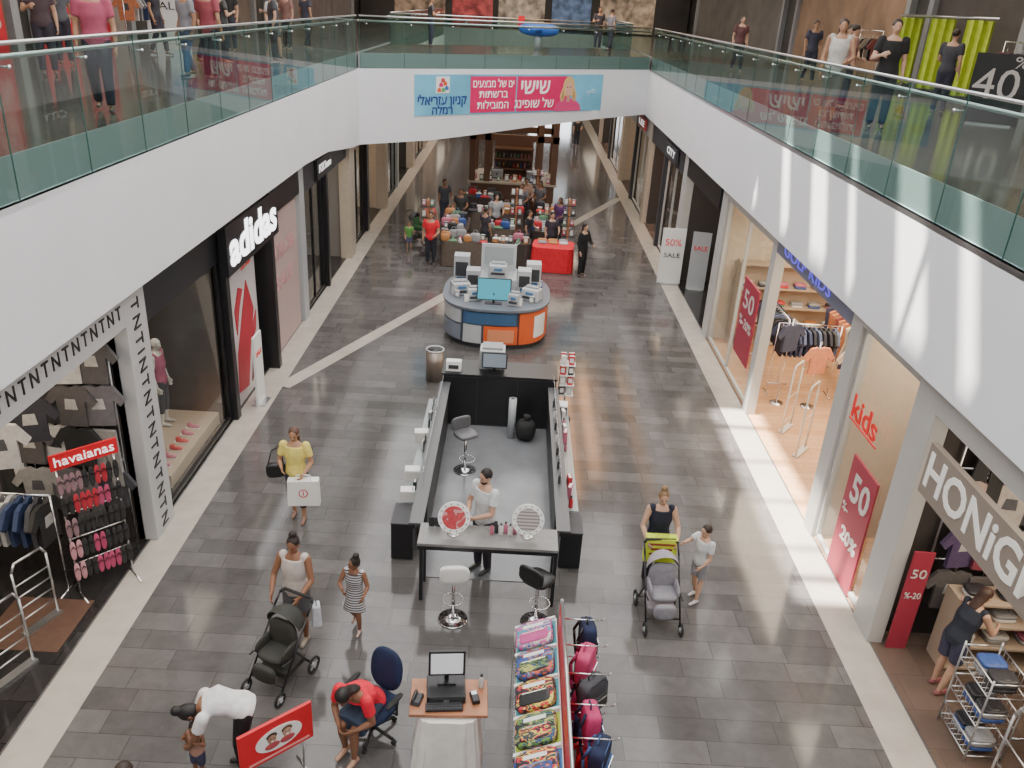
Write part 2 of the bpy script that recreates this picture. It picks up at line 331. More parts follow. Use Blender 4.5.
railing((5.03,-2.5,0),(5.03,34.5,0),-1,'green-tinted glass balustrade with steel handrail along gallery edge')
railing((*A(-4.95,.05),0),(*A(4.95,.05),0),1,'green-tinted glass balustrade with steel handrail across bridge')
railing((*A(-4.95,bw),0),(*A(4.95,bw),0),-1,'green-tinted glass balustrade on rear side of bridge')
railing((-5.03,34,0),(-5.03,56.7,0),1,'glass balustrade beyond the bridge on gallery edge')
railing((5.03,41.5,0),(5.03,56.7,0),-1,'glass balustrade beyond the bridge on gallery edge')
# ---------------------------------------------------------------- people
def remesh(m,vox,name,material,smooth=4):
    me=bpy.data.meshes.new('tmp'); me.from_pydata([tuple(p) for p in m.v],[],m.f); b=bmesh.new(); b.from_mesh(me); bmesh.ops.recalc_face_normals(b,faces=b.faces); b.to_mesh(me); b.free()
    o=bpy.data.objects.new('tmp',me); COL.objects.link(o)
    r=o.modifiers.new('r','REMESH'); r.mode='VOXEL'; r.voxel_size=vox; r.use_smooth_shade=True
    k=o.modifiers.new('s','SMOOTH'); k.factor=.5; k.iterations=smooth
    bpy.context.view_layer.update()
    n=bpy.data.meshes.new_from_object(o.evaluated_get(bpy.context.evaluated_depsgraph_get())); n.name=name
    bpy.data.objects.remove(o); bpy.data.meshes.remove(me)
    n.materials.clear(); n.materials.append(material)
    n.polygons.foreach_set('use_smooth',[True]*len(n.polygons)); return n
def skin(t): return mat('skin_%d'%int(t[0]*100),t,.55,noise=.05,scale=6)
TAN=(.42,.23,.14); BROWN=(.24,.11,.06); FAIR=(.52,.31,.21)
def person(label,loc,rz,h,sk=TAN,hair=((.02,.013,.01),'short'),top=('tee',(.5,.5,.5)),bot=('pants',(.03,.04,.07)),J=None,face=(0,-1,-.12),shoe=(.05,.05,.05),vox=.011,curl=.5,mannequin=False,topmat=None,hs=1.0,beard=False):
    S=mat('mannequin_white',(.65,.62,.58),.35) if mannequin else skin(sk)
    j=dict(P=(0,.0,.53),C=(0,.0,.71),N=(0,.005,.85),Hd=(0,-.01,.928),shL=(.105,0,.81),elL=(.135,.015,.63),wrL=(.14,-.03,.49),shR=(-.105,0,.81),elR=(-.135,.015,.63),wrR=(-.14,-.03,.49),
           hiL=(.052,0,.51),knL=(.055,-.01,.285),anL=(.058,.005,.045),hiR=(-.052,0,.51),knR=(-.055,-.01,.285),anR=(-.058,.005,.045),fL=(0,-1,0),fR=(0,-1,0))
    if J: j.update(J)
    j={k:V(v)*(h if k not in('fL','fR') else 1) for k,v in j.items()}
    far=vox>.016
    def torso(m,inf,lo=0,hi=6):
        P,C,N=j['P'],j['C'],j['N']; us=(j['shL']-j['shR']).normalized(); uh=(j['hiL']-j['hiR']).normalized(); sp=(C-P).normalized(); sn=(N-C).normalized(); sm=(j['shL']+j['shR'])/2
        def rg(c,u,d,a,b):
            u=(u-d*u.dot(d)).normalized(); v=d.cross(u); return m.ring(c,u*(a*h+inf),v*(b*h+inf),16)
        R=[rg(P-sp*.055*h,uh,sp,.075,.058),rg(P,uh,sp,.098,.068),rg((P+C)/2,(us+uh).normalized(),sp,.078,.056),rg(C,us,(sp+sn).normalized(),.094,.066),rg(sm*.75+N*.25-sn*.015*h,us,sn,.088,.05),rg(N-sn*.005*h,us,sn,.042,.036)]
        m.loft(R[lo:hi],S)
    m=M(); torso(m,0)
    N,Hd=j['N'],j['Hd']; up=(Hd-N).normalized(); f=V(face); f=(f-up*f.dot(up)*.6).normalized(); u=f.cross(up).normalized(); up=u.cross(f).normalized()
    HR=Matrix((u,-f,up)).transposed(); k=h*hs
    m.cap(N-up*.03*h,Hd-up*.02*k,.03*h,.028*k,S)
    m.sph(Hd+up*.008*k-f*.006*k,(.043*k,.054*k,.054*k),S,16,1,None,HR)
    m.sph(Hd-up*.028*k+f*.014*k,(.033*k,.036*k,.036*k),S,12,1,None,HR)
    m.cap(Hd-up*.002*k+f*.046*k,Hd-up*.02*k+f*.056*k,.006*k,.0085*k,S,8)
    for q in(-1,1): m.sph(Hd+u*q*.044*k-up*.006*k-f*.004*k,(.007*k,.012*k,.017*k),S,8,1,None,HR)
    for q in'LR':
        sh,el,wr,hi,kn,an=[j[x+q] for x in('sh','el','wr','hi','kn','an')]; g=1 if q=='L' else -1
        m.cap(sh,el,.031*h,.024*h,S); m.cap(el,el*.65+wr*.35,.0235*h,.0245*h,S); m.cap(el*.65+wr*.35,wr,.0245*h,.0155*h,S)
        d=(wr-el).normalized(); inw=V((-g,0,0)); inw=(inw-d*inw.dot(d)); inw=inw.normalized() if inw.length>.1 else V((0,0,-1)); wd=d.cross(inw).normalized()
        if wd.dot(V((0,-1,.3)))<0: wd=-wd
        fr=.0056*h if not far else .0075*h
        for i in range(4):
            o=(1.5-i)*.0125*h; b=wr+d*.052*h+wd*o; m.cap(wr+wd*o*.55,b,.0105*h,.0085*h,S,8)
            L=(.036,.041,.038,.029)[i]*h; a1=curl*.7; a2=curl*2.0
            p1=b+(d*math.cos(a1)+inw*math.sin(a1))*L*.55+wd*o*.15; p2=p1+(d*math.cos(a2)+inw*math.sin(a2))*L*.55; m.cap(b,p1,fr*1.1,fr,S,6); m.cap(p1,p2,fr,fr*.85,S,6)
        t0=wr+d*.018*h+wd*.018*h; t1=t0+(d*.6+wd*.7+inw*.3).normalized()*.025*h; m.cap(t0,t1,fr*1.3,fr*1.15,S,6); m.cap(t1,t1+(d*.8+wd*.2+inw*.5).normalized()*.018*h,fr*1.1,fr*.9,S,6)
        m.cap(hi,kn,.05*h,.032*h,S,12); m.cap(kn,kn*.68+an*.32,.031*h,.033*h,S); m.cap(kn*.68+an*.32,an,.033*h,.0185*h,S)
        fd=j['f'+q].normalized(); m.cap(an+V((0,0,-.018*h))-fd*.018*h,an+fd*.085*h+V((0,0,-.026*h)),.02*h,.014*h,S)
    o=bpy.data.objects.new('mannequin' if mannequin else 'person',remesh(m,vox,'person',S,3)); COL.objects.link(o); o.location=loc; o.rotation_euler=(0,0,rz); o['label']=label; o['category']='mannequin' if mannequin else 'person'
    def child(mm,name,mt,v=None,sm=3):
        c=bpy.data.objects.new(name,remesh(mm,v or vox*1.15,name,mt,sm)); COL.objects.link(c); c.parent=o; return c
    inf=.011*h
    if top:
        kind,col=top; m=M(); torso(m,inf,0 if kind!='tank' else 0,5)
        tm=topmat or cm(col)
        for q in'LR':
            sh,el,wr=[j[x+q] for x in('sh','el','wr')]
            if kind!='tank':
                m.sph(sh,.031*h+inf,tm,10); e=sh+(el-sh)*(.62 if kind=='tee' else 1); m.cyl(sh,e,.031*h+inf,tm,(.028 if kind=='tee' else .024)*h+inf)
                if kind=='long': m.sph(el,.024*h+inf,tm,10); m.cyl(el,el+(wr-el)*.92,.024*h+inf,tm,.017*h+inf*.8)
            else: m.sph(sh*.8+j['N']*.2,.026*h+inf,tm,10)
        child(m,'shirt',tm)
    if bot:
        kind,col=bot; bm=topmat if (kind=='dress' and topmat) else cm(col); m=M(); torso(m,inf*.8,0,3)
        if kind in('skirt','dress'):
            P=j['P']; K=(j['knL']+j['knR'])/2; ln={'skirt':.95,'dress':.85}[kind]; E=(j['hiL']+j['hiR'])/2; E=E+(K-E)*ln; dd=(K-P).normalized(); uu=(j['hiL']-j['hiR']).normalized(); uu=(uu-dd*uu.dot(dd)).normalized(); vv=dd.cross(uu); sp=(j['knL']-j['knR']).length/2
            m.loft([m.ring(P,uu*.104*h,vv*.076*h,16),m.ring((P+E)/2,uu*.115*h,vv*.085*h,16),m.ring(E,uu*(.075*h+sp),vv*.085*h,16)],bm)
        else:
            for q in'LR':
                hi,kn,an=[j[x+q] for x in('hi','kn','an')]; m.sph(hi,.05*h+inf,bm,12); e=1 if kind!='shorts' else .85
                m.cyl(hi,hi+(kn-hi)*e,.051*h+inf,bm,.034*h+inf*(1 if kind!='shorts' else 1.8),12)
                if kind!='shorts':
                    e={'pants':.97,'capri':.55}[kind]; m.sph(kn,.033*h+inf,bm,10); m.cyl(kn,kn+(an-kn)*e,.034*h+inf,bm,.024*h+inf,12)
        child(m,{'pants':'trousers','capri':'trousers','shorts':'shorts','skirt':'skirt','dress':'skirt'}[kind],bm)
    if not mannequin:
        for q in'LR':
            an=j['an'+q]; fd=j['f'+q].normalized(); m=M(); a=an+V((0,0,-.022*h))-fd*.022*h; b=an+fd*.088*h+V((0,0,-.028*h)); m.cap(a,b,.0225*h,.0175*h,rubber); m.cyl(an+V((0,0,-.01*h)),an+V((0,0,.008*h)),.023*h,rubber); child(m,'shoe',cm(shoe,.5))
        hc,st=hair; hm=mat('hair_%d'%int(hc[0]*1000),hc,.55,noise=.3,scale=30); m=M()
        c=Hd+up*.016*k-f*.014*k; m.sph(c,(.049*k,.054*k,.055*k),hm,16,1,None,HR)
        if st in('long','pony','bun'): m.sph(Hd-f*.022*k-up*.006*k,(.046*k,.042*k,.052*k),hm,14,1,None,HR)
        if st=='long': m.loft([m.ring(Hd-f*.03*k,u*.044*k,f*.026*k,12),m.ring(N-f*.035*k,u*.046*k,f*.02*k,12),m.ring(N-f*.045*k-up*.055*k,u*.036*k,f*.013*k,12)],hm)
        if st=='pony': m.cap(Hd-f*.07*k+up*.02*k,Hd-f*.09*k-up*.07*k,.018*k,.008*k,hm)
        if st=='bun': m.sph(Hd-f*.03*k+up*.078*k,.032*k,hm,12)
        child(m,'hair',hm,vox)
        if beard: m=M(); m.sph(Hd-up*.042*k+f*.019*k,(.034*k,.036*k,.026*k),hm,12,1,None,HR); child(m,'beard',hm,vox)
        if not far:
            for q in(-1,1):
                m=M(); m.sph(Hd+f*.0455*k+u*q*.018*k-up*.0*k,(.0075*k,.004*k,.0045*k),mat('eye_dark',(.02,.015,.012),.2),8,1,None,HR); m.obj('eye',o)
            m=M(); m.sph(Hd+f*.0475*k-up*.036*k,(.0145*k,.005*k,.005*k),mat('lips',(.35,.08,.07),.5),8,1,None,HR); m.obj('mouth',o)
    return o
person('woman in yellow top and dark trousers carrying white shopping bag',(-3.2,11.26,0),0,1.66,TAN,((.10,.05,.03),'long'),('tee',(.74,.62,.16)),('capri',(.035,.03,.045)),
  dict(elL=(.15,.0,.63),wrL=(.10,-.10,.56),elR=(-.15,-.01,.64),wrR=(-.12,-.07,.60),anL=(.065,-.05,.045),anR=(-.05,.05,.05),knL=(.06,-.04,.285)),(-.1,-1,-.25),(.35,.2,.15))
person('woman in white tank top and grey shorts pushing dark stroller',(-2.5,8.46,0),-.15,1.66,BROWN,((.02,.012,.01),'bun'),('tank',(.55,.49,.45)),('shorts',(.10,.10,.11)),
  dict(elL=(.15,-.05,.65),wrL=(.11,-.19,.59),elR=(-.15,-.05,.65),wrR=(-.11,-.19,.59)),(0,-1,-.3),(.3,.25,.2),hs=1)
person('girl in black and white striped dress walking beside stroller',(-1.8,8.7,0),-.2,1.2,BROWN,((.015,.01,.008),'bun'),('tank',(.5,.5,.5)),('dress',(.5,.5,.5)),
  dict(elL=(.16,-.02,.66),wrL=(.15,-.12,.60),elR=(-.15,-.06,.67),wrR=(-.08,-.15,.66),knL=(.06,-.06,.29),anL=(.06,-.03,.05),knR=(-.05,.0,.28),anR=(-.05,.12,.10)),(-.8,-1,-.1),(.5,.35,.3),topmat=stripes('striped_dress',(.6,.6,.6),(.05,.05,.06),9),hs=1.18)
person('woman in white shirt and black trousers bending over toddler',(-2.60,6.45,0),-1.3,1.7,BROWN,((.01,.008,.008),'bun'),('tee',(.75,.74,.74)),('pants',(.012,.012,.014)),
  dict(P=(0,.03,.53),C=(0,-.12,.61),N=(0,-.23,.585),Hd=(0,-.285,.535),shL=(.1,-.20,.575),shR=(-.1,-.20,.575),elL=(.10,-.26,.42),wrL=(.05,-.30,.31),elR=(-.10,-.26,.42),wrR=(-.05,-.30,.31),hiL=(.052,.03,.51),hiR=(-.052,.03,.51)),(0,-.5,-1),(.02,.02,.02))
person('toddler with bare arms and dark shorts held by bending woman',(-3.02,6.27,0),-.3,.82,BROWN,((.02,.012,.01),'short'),('tank',(.45,.25,.18)),('shorts',(.05,.05,.1)),dict(elL=(.16,-.04,.72),wrL=(.12,-.1,.80),elR=(-.16,-.04,.72),wrR=(-.12,-.1,.80)),(.1,-1,-.4),hs=1.3)
person('woman in red shirt and dark skirt leaning forward on office chair',(-1.33,6.92,0),-.45,1.7,BROWN,((.012,.009,.008),'long'),('tee',(.75,.012,.04)),('skirt',(.03,.05,.09)),
  dict(P=(0,.05,.33),C=(0,-.05,.465),N=(0,-.17,.555),Hd=(0,-.245,.595),shL=(.105,-.15,.53),shR=(-.105,-.15,.53),elL=(.15,-.15,.37),wrL=(.07,-.23,.33),elR=(-.15,-.15,.37),wrR=(-.05,-.24,.33),
   hiL=(.052,.03,.31),hiR=(-.052,.03,.31),knL=(.05,-.21,.30),knR=(-.05,-.21,.30),anL=(.05,-.22,.06),anR=(-.06,-.17,.06)),(0,-1,-.9),(.5,.3,.2))
person('bearded man in light grey tee behind counter',(-.17,10.15,.012),-.75,1.76,FAIR,((.012,.01,.009),'short'),('tee',(.58,.60,.62)),('pants',(.03,.032,.04)),
  dict(elL=(.14,-.06,.65),wrL=(.05,-.17,.62),elR=(-.14,-.04,.64),wrR=(-.03,-.17,.60)),(-.2,-1,-.3),beard=True)
person('woman in black sleeveless top pushing stroller with yellow bag',(2.37,10.05,0),0,1.64,FAIR,((.22,.13,.06),'bun'),('tank',(.012,.014,.03)),('pants',(.02,.02,.03)),
  dict(elL=(.155,-.05,.65),wrL=(.13,-.19,.60),elR=(-.155,-.05,.65),wrR=(-.13,-.19,.60)),(0,-1,-.25))
person('boy in white tee and grey shorts reaching for stroller',(2.98,9.75,0),-1.0,1.28,FAIR,((.03,.018,.012),'short'),('tee',(.58,.59,.60)),('shorts',(.28,.28,.30)),
  dict(elR=(-.15,-.09,.74),wrR=(-.12,-.2,.76),elL=(.14,-.03,.64),wrL=(.12,-.12,.56),anL=(.07,-.06,.045),anR=(-.06,.05,.05)),(-.1,-1,-.2),(.6,.6,.6),hs=1.15)
person('girl in dark dress leaning over shop display basket',(5.88,8.2,0),1.9,1.62,FAIR,((.06,.03,.02),'long'),('tank',(.02,.025,.04)),('shorts',(.05,.05,.09)),dict(C=(0,-.05,.70),N=(0,-.11,.83),Hd=(0,-.15,.90),shL=(.105,-.09,.79),shR=(-.105,-.09,.79),elL=(.14,-.16,.64),wrL=(.09,-.27,.62),elR=(-.14,-.16,.64),wrR=(-.09,-.27,.62),anR=(-.058,.07,.05)),(0,-1,-.5),(.3,.1,.1))
person('woman with brown hair browsing racks in shop',(7.1,7.9,0),-1.2,1.62,FAIR,((.16,.07,.04),'long'),('long',(.20,.08,.08)),('pants',(.03,.03,.05)),dict(elL=(.15,-.08,.66),wrL=(.1,-.2,.66),elR=(-.15,-.08,.66),wrR=(-.1,-.2,.66)),(0,-1,-.3),vox=.016)
person('person in dark clothes standing by shop entrance',(6.3,5.6,0),2.6,1.7,TAN,((.02,.02,.02),'short'),('long',(.03,.03,.03)),('pants',(.02,.02,.03)),None,vox=.02)
person('person with short dark hair walking below the gallery',(-3.1,5.05,0),pi,1.66,TAN,((.03,.022,.018),'short'),('tee',(.12,.12,.14)),('pants',(.03,.03,.05)))
FP=[((-2.55,25.6),0,1.74,('tee',(.70,.015,.03)),('pants',(.02,.02,.03)),'man in red tee standing beside market stall'),
((2.25,25.3),.9,1.72,('long',(.012,.012,.014)),('pants',(.012,.012,.014)),'person dressed all in black beside red table'),
((-2.8,27.6),.8,1.62,('tee',(.45,.08,.08)),('pants',(.05,.07,.14)),'woman in dark red top near stall'),
((-1.9,29.6),0,1.68,('tee',(.03,.03,.03)),('pants',(.03,.04,.08)),'woman in black tee behind stall table'),
((-.6,29.1),.4,1.66,('tee',(.35,.35,.37)),('pants',(.02,.02,.02)),'man in grey tee at stall table'),
((.45,32.0),.1,1.72,('long',(.30,.18,.13)),('pants',(.05,.04,.04)),'man in brown shirt between two stalls'),
((.55,27.2),1.2,1.6,('tee',(.02,.02,.03)),('pants',(.02,.02,.02)),'seller in black tee behind goods'),
((1.65,29.2),-.6,1.65,('tee',(.10,.03,.12)),('pants',(.03,.03,.03)),'woman in purple top at stall'),
((1.3,27.0),.4,1.62,('tee',(.03,.03,.04)),('pants',(.02,.02,.03)),'woman in black by red-draped table'),
((-.9,27.1),2.4,1.62,('tee',(.05,.04,.05)),('pants',(.02,.02,.03)),'shopper in black between stall tables'),
((1.0,31.9),-.4,1.66,('tee',(.10,.09,.10)),('pants',(.02,.02,.03)),'shopper in charcoal near stall'),
((.3,31.2),-.4,1.66,('tee',(.12,.11,.12)),('pants',(.02,.02,.03)),'shopper in dark grey near stall'),
((-2.6,31.0),.5,1.7,('tee',(.05,.05,.06)),('pants',(.03,.03,.05)),'shopper in black near stall'),
((-3.4,26.9),.2,1.05,('tee',(.10,.30,.06)),('shorts',(.1,.1,.2)),'child in green tee next to stall'),
((-.2,38.5),.2,1.7,('tee',(.2,.2,.22)),('pants',(.03,.03,.05)),'shopper in grey beyond kiosk'),
((3.6,52),.2,1.7,('tee',(.03,.03,.03)),('pants',(.03,.03,.05)),'shopper in black walking in far hall'),
((2.6,58),.2,1.7,('tee',(.2,.03,.03)),('pants',(.03,.03,.05)),'shopper in red walking in far hall'),
((4.2,62),.2,1.7,('tee',(.03,.03,.1)),('pants',(.03,.03,.05)),'shopper in blue walking in far hall'),
((6.9,13.6),.8,1.65,('tee',(.05,.04,.05)),('pants',(.03,.03,.05)),'shopper in dark clothes inside lit shop')]
for (x,y),r,h,t,b,l in FP: person(l,(x,y,0),r,h,random.choice([TAN,FAIR,BROWN]),((.02,.013,.01),random.choice(['short','long'])),t,b,dict(elL=(.15,-.05,.64),wrL=(.1,-.15,.6)),vox=.026)
UP=[((-5.75,12.0),.3,1.72,('tee',(.42,.08,.14)),('pants',(.03,.035,.05)),'woman in pink top and jeans leaning near balustrade'),
((-5.9,16.8),2.9,1.72,('tee',(.3,.06,.08)),('pants',(.02,.02,.03)),'person in red top with bag behind balustrade'),
((-6.5,17.3),-.6,1.65,('tee',(.3,.3,.34)),('pants',(.06,.09,.18)),'person in grey top behind balustrade'),
((-7.3,20.5),1.2,1.7,('tee',(.1,.12,.3)),('pants',(.03,.03,.04)),'person in blue top on upper gallery'),
((-7.0,20.9),2.2,1.62,('tee',(.05,.05,.05)),('pants',(.03,.03,.04)),'person in black top on upper gallery'),
((-6.4,22.9),1.2,1.6,('tee',(.5,.5,.5)),('shorts',(.1,.1,.1)),'person in white tee on upper gallery'),
((-5.9,21.2),-1.2,1.7,('tee',(.06,.06,.07)),('pants',(.03,.03,.04)),'person in dark tee leaning at balustrade'),
((-8.0,24.5),-.2,1.7,('tee',(.03,.03,.03)),('pants',(.05,.05,.08)),'person in black tee on upper gallery'),
((-7.0,26.6),-.5,1.62,('tee',(.30,.16,.14)),('pants',(.03,.03,.04)),'woman in salmon top on upper gallery'),
((-6.6,27.3),2.5,1.7,('tee',(.06,.06,.09)),('pants',(.03,.03,.04)),'person in navy tee on upper gallery'),
((-9.0,22.0),1.5,1.7,('tee',(.04,.04,.05)),('pants',(.03,.03,.04)),'person in black outside upper shop'),
((-9.3,18.0),.7,1.7,('tee',(.12,.12,.14)),('pants',(.03,.03,.04)),'person in grey outside upper shop'),
((-8.6,16.0),.5,1.7,('tee',(.08,.05,.06)),('pants',(.03,.03,.04)),'woman in dark top on upper gallery'),
((-3.4,33.0),1.9,1.7,('tee',(.05,.05,.05)),('pants',(.05,.05,.08)),'person in black tee on bridge'),
((3.2,38.5),.2,1.7,('tee',(.05,.05,.06)),('pants',(.05,.05,.08)),'person in black on bridge'),
((3.7,38.2),2.2,1.65,('tee',(.2,.2,.24)),('pants',(.05,.05,.08)),'person in grey on bridge'),
((5.65,16.0),-.3,1.76,('tank',(.55,.53,.50)),('capri',(.20,.17,.15)),'woman in white sleeveless top behind balustrade'),
((6.3,15.3),-.2,1.8,('tee',(.015,.015,.018)),('pants',(.02,.02,.03)),'man in black tee behind balustrade'),
((6.8,18.5),1.5,1.68,('tee',(.25,.12,.10)),('pants',(.03,.03,.05)),'person in brown top walking on upper gallery'),
((8.9,18.6),2.3,1.7,('tee',(.05,.05,.06)),('pants',(.03,.03,.05)),'person in dark top outside upper shop'),
((7.6,21.0),.3,1.66,('tee',(.35,.33,.32)),('pants',(.03,.03,.05)),'person in cream top outside upper shop'),
((8.4,26),.1,1.7,('tee',(.05,.05,.08)),('pants',(.03,.03,.05)),'person in navy top walking on upper gallery'),
((7.0,29),.1,1.7,('tee',(.12,.05,.05)),('pants',(.03,.03,.05)),'person in dark red top walking on upper gallery')]
for (x,y),r,h,t,b,l in UP: person(l,(x,y,6.1),r,h,random.choice([TAN,FAIR]),((.03,.018,.012),'long' if 'woman' in l else 'short'),t,b,random.choice([dict(elL=(.15,-.05,.64),wrL=(.1,-.15,.6)),dict(knL=(.055,-.07,.29),anL=(.058,-.09,.045),anR=(-.058,.09,.06)),dict(elR=(-.16,-.02,.64),wrR=(-.1,-.12,.68))]),vox=.02 if y<18 else .028)
# ---------------------------------------------------------------- strollers, chairs, bags
def stroller(label,loc,rz,fab,can,fr=black):
    t=thing('stroller',label,'stroller',loc,rz)
    m=M()
    for s in(-1,1):
        x=s*.24; m.tube([(x,.42,1.02),(x,.3,.9),(x,-.28,.12)],.014,fr); m.tube([(x,.05,.55),(x,.34,.14)],.013,fr); m.tube([(x,.0,.5),(x,-.2,.52)],.012,fr)
    m.tube([(-.24,.34,.14),(.24,.34,.14)],.012,fr); m.tube([(-.24,-.2,.2),(.24,-.2,.2)],.012,fr); m.obj('frame',t)
    m=M(); m.tube([(-.24,.42,1.02),(-.2,.46,1.05),(.2,.46,1.05),(.24,.42,1.02)],.02,rubber); m.obj('handle',t)
    for x,y in((-.27,.34),(.27,.34),(-.25,-.3),(.25,-.3)):
        r=.12 if y>0 else .10; m=M(); m.torus((x,y,r),(1,0,0),r-.018,.018,rubber,16); m.disc((x,y,r),(1,0,0),.03,lgrey,12,.05)
        for a in range(5): m.tube([(x,y,r),(x,y+math.cos(a*1.257)*(r-.02),r+math.sin(a*1.257)*(r-.02))],.006,lgrey,6)
        m.obj('wheel',t)
    m=M(); m.sph((0,-.02,.5),(.2,.17,.05),fab,14,.6); m.sph((0,.14,.66),(.2,.05,.22),fab,14,.6); 
    for s in(-1,1): m.sph((s*.19,.02,.57),(.025,.18,.09),fab,12,.7)
    m.obj('seat',t)
    m=M(); m.sph((0,-.25,.36),(.16,.05,.12),fab,12,.6); m.obj('footrest',t)
    m=M(); rings=[]
    for i in range(7):
        a=i/6*1.75+.15; c=V((0,.15,.78)); d=V((0,math.cos(a+0),math.sin(a))); 
        rings.append([c+V((.23*math.cos(b),0,0))+d*(.27*math.sin(b))*1.0 for b in [pi*k/10 for k in range(11)]])
    vs=[p for r in rings for p in r]; fs=[(i*11+k,i*11+k+1,(i+1)*11+k+1,(i+1)*11+k) for i in range(6) for k in range(10)]
    m.add(vs,fs,can,True); m.obj('canopy',t)
    m=M(); m.box((0,.1,.24),(.36,.36,.12),can,None,(1.1,1.1)); m.obj('basket',t,None,.02)
    return t
stroller('dark olive pram with black frame pushed by woman in tank top',(-2.56,7.70,0),-.4,cm((.04,.04,.035)),cm((.04,.045,.035)))
stroller('grey and black pram pushed by woman in black',(2.36,9.22,0),.05,cm((.26,.25,.28)),cm((.32,.29,.32)))
stroller('folded-hood pram next to market stall',(-3.2,28.2,0),1.2,cm((.03,.1,.03)),cm((.05,.05,.05)))
def bag(name,label,loc,rz,w,d,h,m0,handles=True,logo=None,cat='bag',hh=.14):
    t=thing(name,label,cat,loc,rz); m=M(); m.box((0,0,h/2),(w,d,h),m0,None,(.96,1.15)); m.obj('body',t,None,.01)
    if handles:
        for y in(-d/2,d/2):
            m=M(); m.tube([(-w*.25,y,h*.98),(-w*.2,y*.3,h+hh*.8),(0,0,h+hh),(w*.2,y*.3,h+hh*.8),(w*.25,y,h*.98)],.006,m0); m.obj('handle',t)
    if logo:
        m=M(); m.torus((0,-d*.56,h*.52),(0,-1,0),w*.13,.008,logo,20); m.bb((-.008,-d*.565,h*.44),(.008,-d*.55,h*.6),logo); m.obj('logo',t)
    return t
bag('shopping_bag','large white paper shopping bag with red ring logo held by woman',(-3.04,11.05,.40),.12,.50,.13,.46,paper,True,mat('logo_red',(.6,.05,.05),.6),hh=.08)
t=thing('handbag','black leather shoulder bag under woman\'s arm','handbag',(-3.5,11.2,.78),.3); m=M(); m.sph((0,0,.13),(.16,.06,.13),black,14,.6); m.obj('body',t); m=M(); m.tube([(-.12,0,.22),(-.05,0,.48),(.08,0,.55),(.12,0,.22)],.01,black); m.obj('strap',t)
t=bag('carrier_bag','yellow-green plastic carrier bag hung over stroller handle',(2.36,9.74,.66),0,.46,.14,.40,lime,True,None,hh=.04)
for z,w_ in((.30,.36),(.22,.30),(.14,.34)): m=M(); m.bb((-w_/2,-.088,z),(w_/2,-.078,z+.03),mat('print_dark_red',(.25,.05,.03),.6)); m.obj('printed_band',t)
t=thing('bag','small white bag hanging from stroller handle','bag',(-2.16,8.1,.62),.3); m=M(); m.box((0,0,.15),(.12,.18,.3),cm((.5,.52,.56)),None,(.8,.8)); m.obj('body',t,None,.02); m=M(); m.tube([(0,-.05,.28),(0,0,.36),(0,.05,.28)],.006,rubber); m.obj('handle',t)
def officechair(label,loc,rz,fab):
    t=thing('office_chair',label,'chair',loc,rz)
    m=M()
    for i in range(5):
        a=i*1.2566; m.tube([(0,0,.12),(.28*math.cos(a),.28*math.sin(a),.07)],.02,black)
    m.cyl((0,0,.08),(0,0,.40),.028,black); m.obj('base',t)
    for i in range(5):
        a=i*1.2566; m=M(); m.disc((.29*math.cos(a),.29*math.sin(a),.031),(math.sin(a),-math.cos(a),0),.03,rubber,12,.04); m.obj('caster',t)
    m=M(); m.sph((0,0,.44),(.26,.26,.06),fab,20,.6); m.obj('seat',t)
    m=M(); m.sph((0,.26,.78),(.22,.055,.27),fab,20,.8,None,Matrix.Rotation(-.15,3,'X')); m.obj('backrest',t)
    m=M(); m.tube([(0,.1,.41),(0,.28,.44),(0,.31,.7)],.02,black); m.obj('back_support',t)
    for s in(-1,1): 
        m=M(); m.tube([(s*.2,.05,.42),(s*.3,.05,.42),(s*.3,.05,.64)],.015,black); m.sph((s*.3,0,.66),(.035,.15,.02),rubber,10,.6); m.obj('armrest',t)
officechair('dark blue fabric swivel chair with black five-star base',(-1.28,7.0,0),-.5,blue)
def stool(label,loc,rz,fab):
    t=thing('bar_stool',label,'stool',loc,rz); h=.72
    m=M(); m.cyl((0,0,0),(0,0,.02),.21,chrome,.20,24); m.cyl((0,0,.02),(0,0,.05),.2,chrome,.04,24); m.obj('base',t)
    m=M(); m.cyl((0,0,.04),(0,0,h),.025,chrome); m.obj('pole',t)
    m=M(); m.torus((0,-.08,.28),(0,0,1),.14,.01,chrome,18); m.obj('footrest',t)
    m=M(); m.sph((0,0,h+.03),(.2,.19,.045),fab,18,.55); m.obj('seat',t)
    m=M(); m.sph((0,.18,h+.17),(.2,.03,.13),fab,16,.5); m.obj('backrest',t)
stool('white leather bar stool with chrome pedestal base',(-.52,9.02,0),pi+.1,mat('white_leather',(.78,.78,.76),.4))
stool('black leather bar stool with chrome pedestal base',(.62,9.05,0),2.5,mat('black_leather',(.015,.015,.016),.35))
stool('grey bar stool with chrome pedestal inside kiosk',(-.62,13.0,.012),.6,mat('grey_leather',(.12,.12,.13),.4))
